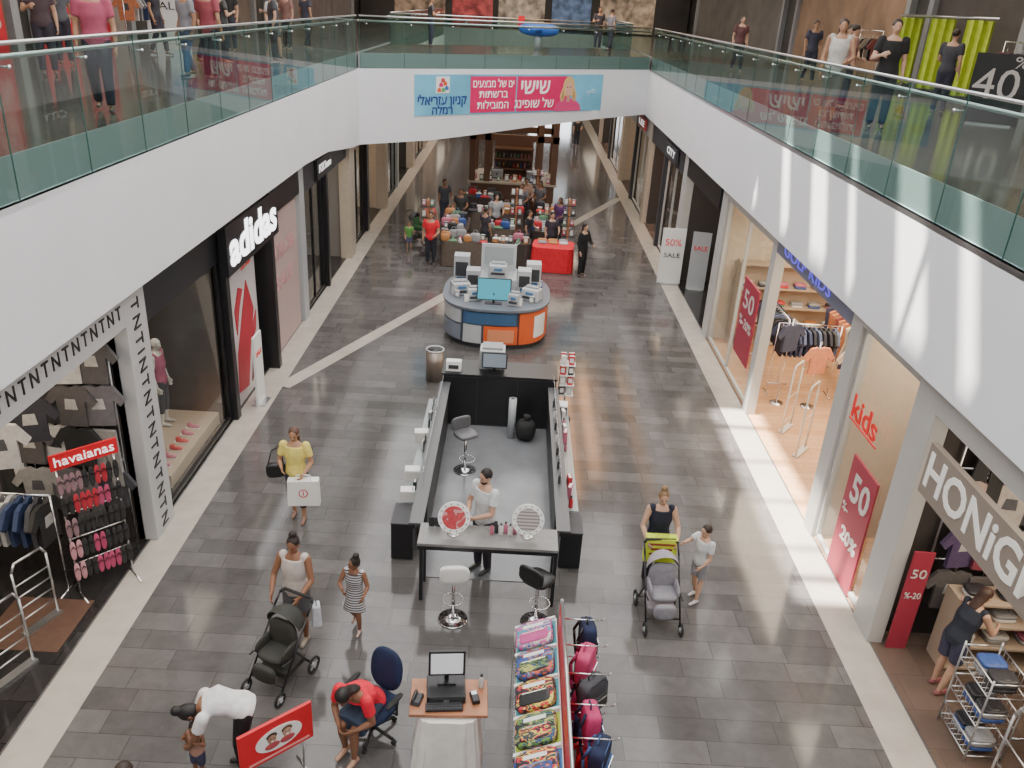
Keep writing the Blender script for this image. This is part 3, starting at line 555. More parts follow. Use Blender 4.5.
# ---------------------------------------------------------------- kiosk A
ledg=mat('kiosk_ledge',(.10,.10,.105),.35); ctr=mat('counter_grey',(.20,.195,.19),.3,noise=.1)
t=thing('counter_desk','long grey-topped front desk of accessories kiosk','desk',(0,0,0))
m=M(); m.bb((-1.06,9.35,.96),(.88,9.85,1.0),ctr); m.bb((-1.06,9.35,.9),(.88,9.38,.96),black); m.obj('countertop',t,'grey front desk top')
for x in(-1.03,.83):
    for y in(9.38,9.8): m=M(); m.bb((x,y,0),(x+.05,y+.04,.96),black); m.obj('leg',t)
for x0,x1 in((-1.2,-1.08),(.92,1.04)):
    t=thing('display_counter','dark side display counter with clear outer shelves','counter',(0,0,0))
    m=M(); m.bb((x0,10.9,0),(x1,14.76,.92),dark); m.obj('side_panel',t)
    m=M(); m.bb((x0-.04,9.9,.92),(x1+.04,14.76,.95),ledg); m.bb((x0,9.9,.85),(x0+.05,10.0,.92),black); m.obj('ledge',t)
    m=M(); m.bb((x0+.04,10.8,.95),(x0+.055,14.7,1.25),gl); m.obj('glass_screen',t)
    s=-1 if x0<0 else 1; xo=x0 if s<0 else x1
    for z in(.35,.62): m=M(); m.bb((xo,10.9,z),(xo+s*.24,14.6,z+.02),mat('clear_shelf',(.30,.34,.34),.2)); m.obj('shelf',t)
t=thing('cabinet','long black back cabinet with doors closing off kiosk','cabinet',(0,0,0))
m=M(); m.bb((-1.2,14.8,0),(1.04,15.5,1.08),dark); m.obj('body',t); m=M(); m.bb((-1.22,14.78,1.08),(1.06,15.52,1.12),black); m.obj('top',t)
for x0,x1 in((-1.17,-.52),(-.5,.27),(.29,1.01)): m=M(); m.bb((x0,14.785,.05),(x1,14.8,1.05),black); m.obj('door',t)
m=M(); m.bb((-1.06,9.9,.0),(.9,14.78,.012),mat('kiosk_mat',(.19,.195,.205),.2,noise=.12,scale=2)); m.obj('floor_mat',None,'smooth grey floor mat inside accessories kiosk',cat='mat')
for x0 in(-1.56,.98):
    t=thing('cabinet','low black box cabinet standing at kiosk corner','cabinet',(x0,10.28,0)); m=M(); m.bb((0,0,.02),(.33,.55,.64),black); m.obj('body',t,None,.008); m=M(); m.bb((-.005,-.005,.64),(.335,.555,.66),dark); m.obj('top',t)
def vanity(label,x,y,ref):
    t=thing('mirror',label,'mirror',(x,y,1.0)); n=V((0,-1,.35)).normalized(); c=V((0,0,.27))
    m=M(); m.cyl((0,0,0),(0,0,.015),.09,chrome); m.cyl((0,0,.01),(0,.02,.1),.012,chrome); m.obj('stand',t)
    m=M(); m.disc(c,n,.225,paper,32,.03); m.obj('frame',t)
    m=M(); m.disc(c+n*.017,n,.165,ref,32,.004); m.obj('glass',t)
    u=n.cross(V((1,0,0)))
    for i in range(14):
        a=i*2*pi/14; m=M(); m.sph(c+n*.016+(V((1,0,0))*math.cos(a)+u*math.sin(a))*.195,.013,mat('bulb',(.3,.3,.28),.3),8); m.obj('bulb',t)
vanity('round white-framed vanity mirror with painted red reflection',-.58,9.62,pattern('painted_reflection_red',[(.50,.04,.05),(.55,.07,.08),(.42,.05,.06),(.6,.3,.3)],6,.35)); vanity('round white-framed vanity mirror with light bulbs',.45,9.66,stripes('painted_reflection_stripes',(.5,.45,.43),(.22,.2,.2),7))  # reflections painted as plain colour on both mirror faces
def monitor(name,label,loc,rz,sc,w=.42,h=.28,frame=black):
    t=thing(name,label,'monitor',loc,rz); T=Matrix.Translation((0,0,.06))@Matrix.Rotation(-.15,4,'X')
    m=M(); m.box((0,0,h/2+.03),(w,.035,h),frame,T); m.obj('casing',t,None,.006)
    m=M(); m.box((0,-.02,h/2+.03),(w-.05,.004,h-.05),sc,T); m.obj('screen',t)
    m=M(); m.cyl((0,.04,0),(0,.02,h*.5),.025,frame); m.box((0,.03,.008),(w*.5,.18,.016),frame); m.obj('stand',t)
    return t
monitor('monitor','small computer monitor on black cabinet, sky reflection painted on screen',(-.2,14.95,1.12),0,mat('screen_grey',(.2,.24,.28),.2,emit=.3),.5,.32)  # faint screen glow stands for sky reflected in the monitor
t=thing('printer','grey office machine on black cabinet','printer',(-.25,15.27,1.12),0); m=M(); m.bb((-.25,-.2,0),(.25,.2,.4),lgrey); m.bb((-.2,-.22,.1),(.2,-.2,.2),dark); m.obj('body',t,None,.02); m=M(); m.bb((-.2,-.12,.4),(.2,.2,.44),grey); m.obj('lid',t)
t=thing('paper_roll','tall white roll standing on kiosk floor','roll',(.2,14.35,.012)); m=M(); m.cyl((0,0,0),(0,0,.85),.075,lgrey,n=20); m.obj('roll',t); m=M(); m.cyl((0,0,.84),(0,0,.854),.04,dark); m.obj('core',t)
t=thing('rubbish_bag','black plastic rubbish bag beside white roll','bag',(.48,14.3,.012)); m=M(); m.sph((0,0,.22),(.2,.18,.22),rubber,14,.8); m.cyl((0,0,.4),(0.02,0,.52),.04,rubber,.08); m.obj('body',t)
t=thing('litter_bin','round brushed steel litter bin','bin',(-1.55,16.9,0)); m=M(); m.cyl((0,0,.0),(0,0,.72),.2,mat('bin_steel',(.32,.27,.23),.4,.8),n=24); m.obj('body',t); m=M(); m.torus((0,0,.73),(0,0,1),.19,.02,steel,24); m.cyl((0,0,.70),(0,0,.735),.17,black,n=20); m.obj('rim',t)
GM={}
def proto(kind,c):
    k=(kind,c)
    if k in GM: return GM[k]
    m=M(); q=mat('pack_%d_%d_%d'%tuple(int(x*100) for x in c),c,.45)
    if kind=='bottle': 
        m.loft([m.ring(V((0,0,z)),V((r,0,0)),V((0,r,0)),10) for z,r in((0,.028),(.005,.03),(.12,.03),(.145,.012),(.16,.012))],q); m.cyl((0,0,.16),(0,0,.185),.015,black)
    elif kind=='carton': m.box((0,0,.09),(.11,.06,.18),q); m.box((0,-.031,.1),(.08,.003,.1),paper); m.box((0,0,.183),(.112,.03,.006),paper)
    elif kind=='phone_case': m.sph((0,0,.085),(.045,.008,.08),q,12,.3); m.box((0,-.009,.12),(.03,.004,.02),black)
    elif kind=='folded_garment': m.sph((0,0,.03),(.15,.12,.03),q,14,.4); m.sph((0,-.0,.055),(.07,.1,.012),q,10,.5)
    elif kind=='box': m.box((0,0,.06),(.16,.12,.12),q); m.box((0,0,.125),(.165,.125,.02),paper)
    elif kind=='handbag': m.sph((0,0,.12),(.15,.06,.12),q,12,.5); m.tube([(-.08,0,.2),(-.04,0,.32),(.04,0,.32),(.08,0,.2)],.008,q,6)
    elif kind=='shoe': m.sph((0,-.04,.035),(.04,.1,.035),q,10,.7); m.sph((0,.05,.06),(.038,.05,.055),q,10,.7); m.box((0,0,.008),(.08,.26,.016),paper)
    me=m.mesh(kind); GM[k]=me; return me
def good(kind,c,loc,rz,label,group,cat=None,sc=1):
    o=bpy.data.objects.new(kind,proto(kind,c)); COL.objects.link(o); o.location=loc; o.rotation_euler=(0,0,rz); o.scale=(sc,sc,sc); o['label']=label; o['category']=cat or kind.replace('_',' '); o['group']=group; return o
PAL=[(.55,.03,.04),(.65,.63,.60),(.03,.03,.035),(.04,.09,.3),(.5,.22,.08),(.5,.15,.22),(.3,.3,.31),(.1,.22,.12)]
CN={PAL[0]:'red',PAL[1]:'white',PAL[2]:'black',PAL[3]:'blue',PAL[4]:'orange-brown',PAL[5]:'pink',PAL[6]:'grey',PAL[7]:'green'}
def goods(kind,pts,where,group,cols=PAL,rz=None,cat=None,sr=(1,1)):
    for p in pts:
        c=random.choice(cols); good(kind,c,p,random.uniform(-.3,.3) if rz is None else rz,'%s %s %s'%(CN.get(c,'coloured'),kind.replace('_',' '),where),group,cat,random.uniform(*sr))
BW=[PAL[2],PAL[1],PAL[6],PAL[2]]
for z in(.37,.64):
    for i in range(12):
        if random.random()<.85: goods(random.choice(['phone_case','carton','box']),[(-1.32,11.0+i*.3,z)],'on clear shelf of kiosk','accessories on kiosk shelves',BW,pi/2+random.uniform(-.3,.3),'accessory pack',(.8,1.5))
        if random.random()<.85: goods(random.choice(['carton','box','bottle']),[(1.16,11.0+i*.3,z)],'on clear shelf of kiosk','accessories on kiosk shelves',[PAL[1],PAL[2],PAL[0],PAL[5]],pi/2+random.uniform(-.3,.3),'accessory pack',(.8,1.5))
for z,y in((.64,11.0),(.64,11.6),(.64,12.9)): goods('box',[(-1.4,y,z)],'on outer kiosk shelf','boxes on kiosk shelf',[PAL[1]],.1,None,(1.3,1.5))
goods('bottle',[(.97,11.2+i*.45,.95) for i in range(7)],'on kiosk ledge','bottles on kiosk ledge',[PAL[0],PAL[1],PAL[2]])
goods('bottle',[(-.05+i*.065,9.66+.05*(i%2),1.0) for i in range(6)],'on front desk','bottles on front desk',[PAL[2],PAL[5],PAL[1]])
goods('phone_case',[(-.9+i*.09,9.76,1.0) for i in range(2)],'leaning on front desk','accessories on front desk',[PAL[2]],0,'phone case')
t=thing('display_stand','white tiered display stand with red and black packets','display stand',(1.27,15.3,0)); m=M(); m.cyl((0,0,0),(0,0,.03),.16,dark,n=20); m.cyl((0,0,.03),(0,0,1.3),.02,steel); m.obj('pole',t)
for z in(.6,.82,1.04,1.26): m=M(); m.box((0,0,z),(.3,.3,.02),paper); m.obj('tray',t)
for k,z in enumerate((.61,.83,1.05,1.27)): goods('carton',[(1.27+dx,15.3+dy,z) for dx in(-.09,.07) for dy in(-.09,.09)],'on tiered display stand','packets on tiered stand',[PAL[2],PAL[1],PAL[0]])
t=thing('brochure_stand','small white brochure box on kiosk corner','stand',(-1.0,15.0,1.12)); m=M(); m.box((0,0,.1),(.3,.22,.2),paper,None,(1,.7)); m.obj('body',t,None,.01); m=M(); m.box((0,-.12,.1),(.2,.01,.08),dark); m.obj('label_panel',t)
# ---------------------------------------------------------------- kiosk B (rounded service counter)
t=thing('kiosk','rounded grey, blue and orange service counter with machines','kiosk',(-.30,20.3,0))
def sup(a,kx=1.30,ky=1.45,e=.72): return (math.copysign(abs(math.cos(a))**e,math.cos(a))*kx,math.copysign(abs(math.sin(a))**e,math.sin(a))*ky)
def rp(k,n=40): return [(x*k,y*k) for x,y in [sup(2*pi*i/n) for i in range(n)]]
m=M(); m.prism(rp(.96),0,.12,dark); m.obj('plinth',t)
m=M(); m.prism(rp(.985),.12,.98,mat('kiosk_blue_grey',(.07,.09,.12),.4)); m.obj('body',t)
m=M(); m.prism(rp(1.05),.98,1.04,mat('kiosk_top',(.16,.18,.21),.3)); m.obj('worktop',t)
def arc(a0,a1,z0,z1,mt,name,k0=.985,k1=1.02,n=10):
    o=[];i_=[]
    for q in range(n+1):
        x,y=sup(a0+(a1-a0)*q/n); o.append((x*k1,y*k1)); i_.append((x*k0,y*k0))
    m=M()
    for q in range(n): m.prism([i_[q],o[q],o[q+1],i_[q+1]],z0,z1,mt)
    return m.obj(name,t)
D_=math.radians
arc(D_(182),D_(238),.16,.55,mat('grey_blue_panel',(.20,.23,.28),.4),'side_panel'); arc(D_(182),D_(238),.6,.94,mat('kiosk_pale',(.48,.50,.52),.4),'upper_panel')
arc(D_(242),D_(262),.14,.60,MC['kiosk_pale'],'front_panel'); arc(D_(264),D_(288),.14,.60,orange,'front_panel'); arc(D_(242),D_(286),.64,.94,mat('blue_panel',(.05,.12,.24),.4),'upper_panel')
arc(D_(290),D_(350),.14,.94,orange,'side_panel'); arc(D_(310),D_(332),.28,.84,paper,'poster',1.0,1.035,5); arc(D_(352),D_(380),.14,.94,MC['grey_blue_panel'],'side_panel')
arc(D_(267),D_(284),.2,.52,mat('orange_light',(.75,.28,.14),.4),'poster',1.0,1.035,5)
wp=mat('white_plastic',(.52,.54,.55),.4)
m=M(); m.prism([(-.5,-.3),(.5,-.3),(.5,.7),(-.5,.7)],1.04,1.45,lgrey); m.obj('service_block',t,None,.03)
m=M(); m.box((0,.5,1.8),(.9,.06,.65),wp); m.box((0,.46,1.83),(.75,.03,.45),mat('board_grey',(.35,.38,.4),.5)); m.obj('header_board',t)
for x,y,w_,h_ in((-.95,.55,.4,.75),(.92,.5,.38,.65),(-.62,.0,.35,.55),(.68,.02,.34,.6)): m=M(); m.box((x,y,1.04+h_/2),(w_,.4,h_),lgrey if x<0 else wp); m.box((x,y-.205,1.04+h_*.55),(w_*.8,.01,h_*.5),dark); m.box((x,y-.212,1.04+h_*.2),(w_*.6,.01,h_*.15),MC['blue_panel']); m.obj('machine_tower',t,None,.02)
monitor('display_screen','blue-green lit display screen on kiosk worktop',(-.36,19.25,1.04),0,tealglow,.84,.55,dark)
for i,(x,y,z,w_,r) in enumerate(((-1.22,19.95,1.04,.5,.3),(-.85,19.5,1.04,.36,.2),(-.3,20.3,1.45,.5,0),(.58,19.75,1.04,.48,-.4),(.15,19.25,1.04,.3,-.3))):
    t=thing('printer','white desktop photo printer on kiosk worktop','printer',(x,y,z),r,'printers on service kiosk'); m=M(); m.box((0,0,.15),(w_,w_*.8,.3),wp if i%2 else lgrey,None,(.92,.8)); m.obj('body',t,None,.03); m=M(); m.box((0,-w_*.4,.1),(w_*.7,.05,.05),dark); m.box((0,-w_*.36,.2),(w_*.4,.04,.06),mat('printer_blue',(.08,.2,.38),.4)); m.obj('tray',t); m=M(); m.box((0,.05,.32),(w_*.7,w_*.4,.03),grey); m.obj('lid',t)
goods('carton',[(-.30+1.18*math.cos(a),20.3+1.28*math.sin(a),1.04) for a in [D_(q) for q in(205,215,232,300,318,336,20)]],'on service kiosk worktop','leaflet packs on service kiosk',[PAL[2],PAL[6],PAL[3],PAL[1]])
# ---------------------------------------------------------------- market stalls
cloth=cm((.12,.09,.07)); redc=cm((.65,.012,.025)); dc=cm((.05,.035,.03))
def table(label,x,y,w,d,rz,mt,h=.8):
    t=thing('market_table',label,'table',(x,y,0),rz); m=M()
    n=28; r0=[];r1=[]
    for i in range(n):
        a=2*pi*i/n; cx,cy=math.copysign(abs(math.cos(a))**.35,math.cos(a)),math.copysign(abs(math.sin(a))**.35,math.sin(a)); k=1+.03*(i%2)
        r0.append(V((cx*w/2*k,cy*d/2*k,.02))); r1.append(V((cx*w/2*.98,cy*d/2*.98,h)))
    m.loft([r0,r1],mt,False); m.obj('tablecloth',t)
    for sx in(-1,1):
        for sy in(-1,1): m=M(); m.cyl((sx*w*.4,sy*d*.4,0),(sx*w*.4,sy*d*.4,h-.02),.02,steel); m.obj('leg',t)
TB=[(-1.5,26.0,1.5,.9,0,cloth),(.0,26.2,1.3,.9,0,dc),(-1.9,28.0,.9,2.2,0,dc),(-.5,27.9,1.2,.8,0,cloth),(.9,28.3,.9,1.6,0,dc),(-.6,30.2,2.0,.8,0,cloth),(1.35,30.6,1.0,1.0,0,cloth),(-1.2,32.6,1.6,.8,0,dc)]
for x,y,w_,d,r,mt in TB:
    table('market stall table draped with cloth and covered in goods',x,y,w_,d,r,mt)
    for i in range(int(w_/.24)):
        for jx in range(int(d/.24)):
            kd=random.choice(['box','handbag','folded_garment','carton','handbag','shoe']); goods(kd,[(x-w_/2+.14+i*.24,y-d/2+.13+jx*.24,.8)],'on market stall table','goods on market stall tables',PAL+[PAL[2],PAL[4],PAL[6],PAL[2],PAL[2]],None,None,(.8,1.35))
table('market stall table draped with bright red cloth',1.35,26.0,1.35,1.1,-.1,redc)
goods('folded_garment',[(1.0+i*.34,26.1+j_*.3,.8) for i in range(3) for j_ in range(2)],'on red-draped table','folded garments on red table',[PAL[1],PAL[6],PAL[4]])
for x,y in((-2.75,26.7),(.1,29.2),(1.9,28.0),(.9,33.0)):
    t=thing('display_stand','dark accessory tower with pegs beside stall tables','display stand',(x,y,0)); m=M(); m.box((0,0,.03),(.5,.4,.06),dark); m.box((0,0,.95),(.06,.35,1.8),wood); m.obj('tower',t)
    for z in(.6,.95,1.3,1.65): m=M(); m.box((0,0,z),(.45,.35,.03),dark); m.obj('shelf',t)
    for z in(.615,.965,1.315,1.665): goods('carton',[(x-.13,y-.05,z),(x+.13,y-.05,z)],'on dark accessory tower','goods on accessory towers')
dkw=mat('dark_wood',(.12,.058,.032),.5)
t=thing('kiosk','tall wooden coffee cart with thick posts and shelving','kiosk',(-.1,35.2,0))
m=M(); m.bb((-1.7,-1.3,0),(1.7,-.5,1.05),dkw); m.bb((-1.7,-.5,0),(-1.1,1.4,1.05),dkw); m.bb((1.1,-.5,0),(1.7,1.4,1.05),dkw); m.obj('counter',t,None,.02)
m=M(); m.bb((-1.8,-1.4,1.05),(1.8,-.45,1.12),beige); m.bb((-1.8,-.45,1.05),(-1.05,1.5,1.12),beige); m.bb((1.05,-.45,1.05),(1.8,1.5,1.12),beige); m.obj('worktop',t)
for x in(-1.65,-1.05,1.05,1.65):
    for y in(-1.2,1.3): m=M(); m.bb((x-.12,y-.12,1.1),(x+.12,y+.12,4.1),dkw); m.obj('post',t)
for y in(-1.2,1.3):
    for z in(2.75,3.85): m=M(); m.bb((-1.8,y-.12,z),(1.8,y+.12,z+.24),dkw); m.obj('beam',t)
for z in(1.05,1.45,1.85,2.25): m=M(); m.bb((-.8,-.3,z),(.8,.3,z+.06),dkw); m.obj('shelf',t)
m=M(); m.bb((-.8,.25,1.05),(.8,.32,2.7),dkw); m.obj('back_panel',t)
goods('bottle',[(-.82+i*.15,35.15,z) for i in range(10) for z in(1.51,1.91)],'on coffee cart shelf','bottles on coffee cart shelves',PAL,None,None,(1,1.4))
goods('carton',[(-1.7+i*.34,34.1,1.12) for i in range(10)],'on coffee cart counter','packs on coffee cart counter',PAL,None,None,(1,1.6))
goods('bottle',[(-1.6+i*.36,34.45,1.12) for i in range(9)],'on coffee cart counter','bottles on coffee cart counter',PAL,None,None,(1,1.6))
for x in(-.75,.7): 
    t=thing('coffee_machine','steel coffee machine on cart counter','machine',(x,34.45,1.12)); m=M(); m.box((0,.0,.22),(.5,.4,.44),steel); m.box((0,-.2,.1),(.4,.1,.06),black); m.obj('body',t,None,.03)
    m=M(); m.tube([(0,-.2,.3),(0,-.28,.25)],.03,black); m.obj('spout',t)
# ---------------------------------------------------------------- register desk, red sign, backpack rack
t=thing('counter_desk','small wooden-top till desk draped with white cloth','desk',(-.40,6.74,0),.05)
m=M(); m.bb((-.42,-.26,.86),(.42,.26,.9),wood); m.obj('tabletop',t,None,.008)
m=M(); pts=[]; n=36
for z,k in((0,1.22),(.45,1.12),(.84,1.0)):
    r=[]
    for q in range(n):
        a=2*pi*q/n; fo=1+.08*math.sin(q*2.3)*(1-z*.9); r.append(V((math.copysign(abs(math.cos(a))**.45,math.cos(a))*.32*k*fo,-.06+math.copysign(abs(math.sin(a))**.45,math.sin(a))*.26*k*fo,z)))
    pts.append(r)
m.loft(pts,mat('white_drape',(.82,.79,.74),.85,noise=.06,scale=6),False); m.obj('cloth_cover',t)
t=thing('till','bulky black cash drawer under till screen','till',(-.44,6.80,.9),.1); m=M(); m.box((0,0,.05),(.42,.34,.10),black); m.obj('drawer',t,None,.006); m=M(); m.box((0,-.172,.05),(.36,.006,.07),dark); m.box((0,-.178,.05),(.06,.008,.02),steel); m.obj('drawer_front',t)
monitor('till_screen','black touch-screen till with white display on desk',(-.44,6.86,1.0),.1,mat('till_white',(.7,.72,.75),.4,emit=.25),.40,.30)
t=thing('keyboard','black till keyboard on wooden desk','keyboard',(-.44,6.57,.9),.1); m=M(); m.box((0,0,.02),(.4,.11,.03),black); m.obj('base',t,None,.005); m=M()
for i in range(10):
    for k in range(3): m.box((-.17+i*.038,-.033+k*.033,.038),(.03,.025,.008),dark)
m.obj('keys',t)
t=thing('card_reader','black card terminal on wooden desk','card reader',(-.12,6.72,.9),.3); m=M(); m.box((0,0,.03),(.09,.17,.05),black,None,(.9,.9)); m.obj('body',t,None,.01); m=M(); m.box((0,.04,.058),(.06,.05,.004),scr); m.obj('screen',t)
t=thing('telephone','dark phone on wooden desk','telephone',(-.74,6.66,.9),-.2); m=M(); m.box((0,0,.025),(.11,.18,.05),dark,None,(.9,.8)); m.obj('body',t,None,.01); m=M(); m.sph((-.03,0,.06),(.02,.09,.02),black,10,.6); m.obj('handset',t)
goods('bottle',[(-.06,6.9,.9)],'on wooden till desk','water bottle on desk',[PAL[1]])
t=thing('advertising_board','bright red advertising board with white oval picture','sign',(-2.17,6.28,0),.72)
m=M(); m.box((0,0,.68),(.82,.04,.5),red); m.obj('board',t,None,.006)
m=M(); m.loft([m.ring(V((.02,-.022,.69)),V((.26,0,0)),V((0,0,.15)),24),m.ring(V((.02,-.03,.69)),V((.26,0,0)),V((0,0,.15)),24)],paper,False); m.obj('oval_picture',t)
for dx_,cc,hh_ in((-.08,(.40,.22,.15),(.05,.03,.02)),(.09,(.5,.3,.22),(.12,.06,.03))):
    for (ox,oz,rx_,rz_,mt_,yy) in((0,.045,.062,.045,cm(hh_),-.0325),(0,.01,.05,.06,cm(cc),-.035),(0,-.085,.085,.045,cm((.45,.07,.08)),-.033),(-.018,.02,.008,.006,black,-.0405),(.018,.02,.008,.006,black,-.0405),(0,-.02,.018,.006,paper,-.0405)): m=M(); m.sph((dx_+.02+ox,yy,.71+oz),(rx_,.006,rz_),mt_,12); m.obj('printed_portrait',t)
m=M(); m.bb((-.32,-.024,.465),(.36,-.020,.49),mat('print_pale_red',(.75,.35,.33),.5)); m.obj('printed_band',t)
for x in(-.3,.3): m=M(); m.tube([(x,.02,.46),(x,.02,0.012)],.012,steel); m.tube([(x,-.16,.012),(x,.2,.012)],.012,steel); m.obj('leg',t)
t=thing('display_rack','double-sided retail rack with red centre panel','rack',(0,0,0))
m=M(); m.bb((.80,5.2,.05),(.84,7.66,1.5),red); m.obj('centre_panel',t)
m=M()
for y in(5.2,7.66): m.tube([(.82,y,0),(.82,y,1.55)],.02,steel); m.tube([(.35,y,.03),(1.3,y,.03)],.02,steel)
m.tube([(.82,5.2,1.53),(.82,7.66,1.53)],.02,steel); m.obj('frame',t)
P0=V((.32,0,1.0)); Dv=V((.46,0,.20)); Nn=V((-.20,0,.46)).normalized()
def slopequad(y0,y1,a,b,h,mt,name):
    A_=P0+Dv*a+Nn*h;B_=P0+Dv*b+Nn*h;m=M(); m.loft([[V((A_.x,y0,A_.z)),V((A_.x,y1,A_.z)),V((B_.x,y1,B_.z)),V((B_.x,y0,B_.z))],[V((A_.x,y0,A_.z))-Nn*.02,V((A_.x,y1,A_.z))-Nn*.02,V((B_.x,y1,B_.z))-Nn*.02,V((B_.x,y0,B_.z))-Nn*.02]],mt,False); return m.obj(name,t)
slopequad(5.2,7.75,0,1,0,paper,'sloped_shelf')
strips=[mat('strip_teal',(.06,.32,.38),.5),mat('strip_lime',(.42,.55,.06),.5),mat('strip_blue',(.05,.18,.42),.5)]
for i in range(6):
    y=5.0+i*.46; slopequad(max(5.2,y),y+.40,.02,.98,.012,[strips[1],strips[2],strips[1],strips[0],strips[0],strips[0]][i],'tray_lining'); slopequad(y+.405,y+.44,0,1,.05,paper,'tray_divider')
m=M(); m.bb((.30,5.2,.0),(.32,7.7,1.0),gl); m.obj('clear_front',t)
for y in(5.2,7.7): m=M(); m.tube([(.31,y,0),(.31,y,1.0)],.015,steel); m.obj('front_post',t)
for i in range(6):
    for z in(1.45,.90): m=M(); y=5.35+i*.42; m.tube([(.84,y,z),(1.28,y,z),(1.30,y,z+.03)],.008,chrome,6); m.obj('peg',t)
def backpack(label,loc,R,c1,c2,sc=(1,1,1),group='school backpacks on retail rack',patch=True):
    t=thing('backpack',label,'backpack',loc,0,group); t.rotation_euler=R; t.scale=sc
    m=M(); m.sph((0,0,0),(.15,.075,.2),c1,20,.38); m.obj('body',t); m=M(); m.sph((0,-.068,-.07),(.115,.028,.09),c2,16,.35); m.box((0,-.098,-.01),(.18,.006,.012),chrome); m.obj('pocket',t)
    if patch: m=M(); m.box((0,-.078,.10),(.16,.006,.05),paper); m.obj('label_patch',t)
    m=M(); m.tube([(-.14,-.05,-.17),(-.14,-.06,.12),(-.08,-.06,.185),(.08,-.06,.185),(.14,-.06,.12),(.14,-.05,-.17)],.006,c2,6); m.obj('zip',t)
    m=M(); m.tube([(-.04,.02,.19),(-.03,.02,.25),(.03,.02,.25),(.04,.02,.19)],.008,c2,6); m.obj('handle',t)
    for s in(-1,1): m=M(); m.tube([(s*.07,.07,.18),(s*.1,.12,.05),(s*.09,.10,-.17),(s*.11,.08,-.28)],.015,c2,6); m.obj('strap',t)
pa=pattern('bag_print_red',[(.02,.02,.03),(.6,.03,.04),(.7,.6,.1),(.05,.05,.06)],11); pb=pattern('bag_print_teal',[(.05,.3,.4),(.6,.08,.3),(.65,.6,.5),(.05,.1,.3)],11); pc=pattern('bag_print_dark',[(.02,.02,.03),(.12,.25,.05),(.02,.05,.15),(.45,.45,.1)],11); pd=pattern('bag_print_blue',[(.03,.08,.35),(.05,.05,.06),(.6,.1,.05),(.1,.25,.5)],11)
BC=[('red and black',pa,black),('turquoise and pink',pb,cm((.5,.08,.25))),('green and black',pc,pa),('blue and red',pd,pc),('red and dark',pa,pd)]
upv=V((0,1,0)); xl=(-Nn).cross(upv)
RS=Matrix((xl,-Nn,upv)).transposed().to_euler()
for i in range(5):
    y=7.50-i*.46; n_,a_,b_=BC[(i*2+1)%5]; c=P0+Dv*.5+V((0,y,0))+Nn*.06
    backpack('%s printed school backpack lying on sloped shelf'%n_,c,RS,a_,b_,(1.5,.6,1.0))
HB=[('navy',navy,black),('pink',cm((.55,.06,.16)),cm((.4,.03,.12))),('dark grey',cm((.06,.06,.07)),black),('deep pink',cm((.5,.04,.14)),navy),('navy and blue',navy,cm((.05,.1,.25))),('red and navy',cm((.5,.02,.03)),red)]
for i in range(6):
    y=5.35+i*.42
    for z in(1.45,.90):
        n_,a_,b_=HB[(5-i+(z>1)*0+(z<1)*2)%6]; backpack('%s bag hanging from chrome peg of rack'%n_,(1.08+.05*(i%2),y,z-.26),Euler((0,.12*(i%3-1),1.2+.5*(i%3-1))),a_,b_,(1.1,1.15,1.05),'bags hanging on rack pegs',False)
# ---------------------------------------------------------------- signs and posters
def panel(name,label,cat,loc,rz,w,h,bm,texts=(),th=.03,extra=None,legs=False):
    t=thing(name,label,cat,loc,rz); m=M(); m.box((0,0,h/2),(w,th,h),bm); m.obj('panel',t)
    for q in texts:
        s,size,mt,x,z,wd=q[:6]; text(s,size,mt,t,(x,-th/2-.004,z),width=wd,bold=q[6] if len(q)>6 else 0,height=q[7] if len(q)>7 else None)
    if extra: extra(t)
    if legs: m=M(); m.box((0,0,.01),(w*.8,.3,.02),steel); m.obj('base',t)
    return t
def shapes(lst,name='printed_shape'):
    def f(t):
        for P,mt,o in lst: M().xz(P,-o-.012,-o,mt).obj(name,t)
    return f
L_,R_=pi/2,-pi/2
tw=mat('letter_white',(.9,.9,.9),.4,emit=.9); tww=mat('letter_lit',(.95,.97,1),.4,emit=3); tb=mat('letter_black',(.015,.015,.018),.5); tr=mat('letter_red',(.70,.012,.012),.4,emit=.2); tg=mat('letter_greywhite',(.58,.55,.53),.4)
panel('shop_sign','black shop sign box with white sportswear lettering','sign',(-5.10,15.85,3.02),L_,3.3,.9,black,[('adidas',1.0,tww,0,.46,3.0,.03,.68)],.16)
t=thing('shop_sign','white band sign with black repeating letters','sign',(-5.155,7.0,3.5),L_)
text('TNTINTNTNTNTNTNTNTNTNTNTNTNTNT',.2,tb,t,(0,-.0,.25),width=6.7,height=.18,spacing=1.5)
t=thing('shop_sign','white column sign with rotated black letters running down','sign',(-5.155,10.77,.0),L_)
text('TNTINTNTNTNTNTN',.3,tb,t,(0,0,1.95),width=3.7,ry=pi/2,height=.22,spacing=1.4)
panel('shop_sign','red sandal brand sign on wire stand','sign',(-5.42,9.34,2.02),.785,.84,.22,red,[('havaianas',.19,tw,0,.11,.74)])
panel('poster','red and white window poster showing abstract sport figures','poster',(-5.34,15.75,.005),L_,1.7,3.03,mat('poster_white',(.62,.58,.57),.5),[('EXTRA',.2,tr,.3,2.72,.6)],.03,
  shapes([([(-.7,.3),(-.1,.2),(.2,1.0),(.55,1.7),(.2,2.4),(-.3,1.6),(-.6,1.1)],mat('poster_red',(.50,.03,.05),.5),.018),([(.1,.2),(.7,.4),(.75,1.1),(.4,.9)],mat('poster_dark',(.2,.05,.07),.5),.02),([(-.55,1.5),(-.3,2.0),(-.05,2.3),(-.3,2.4),(-.6,2.0)],MC['poster_red'],.02),([(.25,1.0),(.6,1.2),(.7,1.6),(.45,1.4)],MC['poster_red'],.02)]))
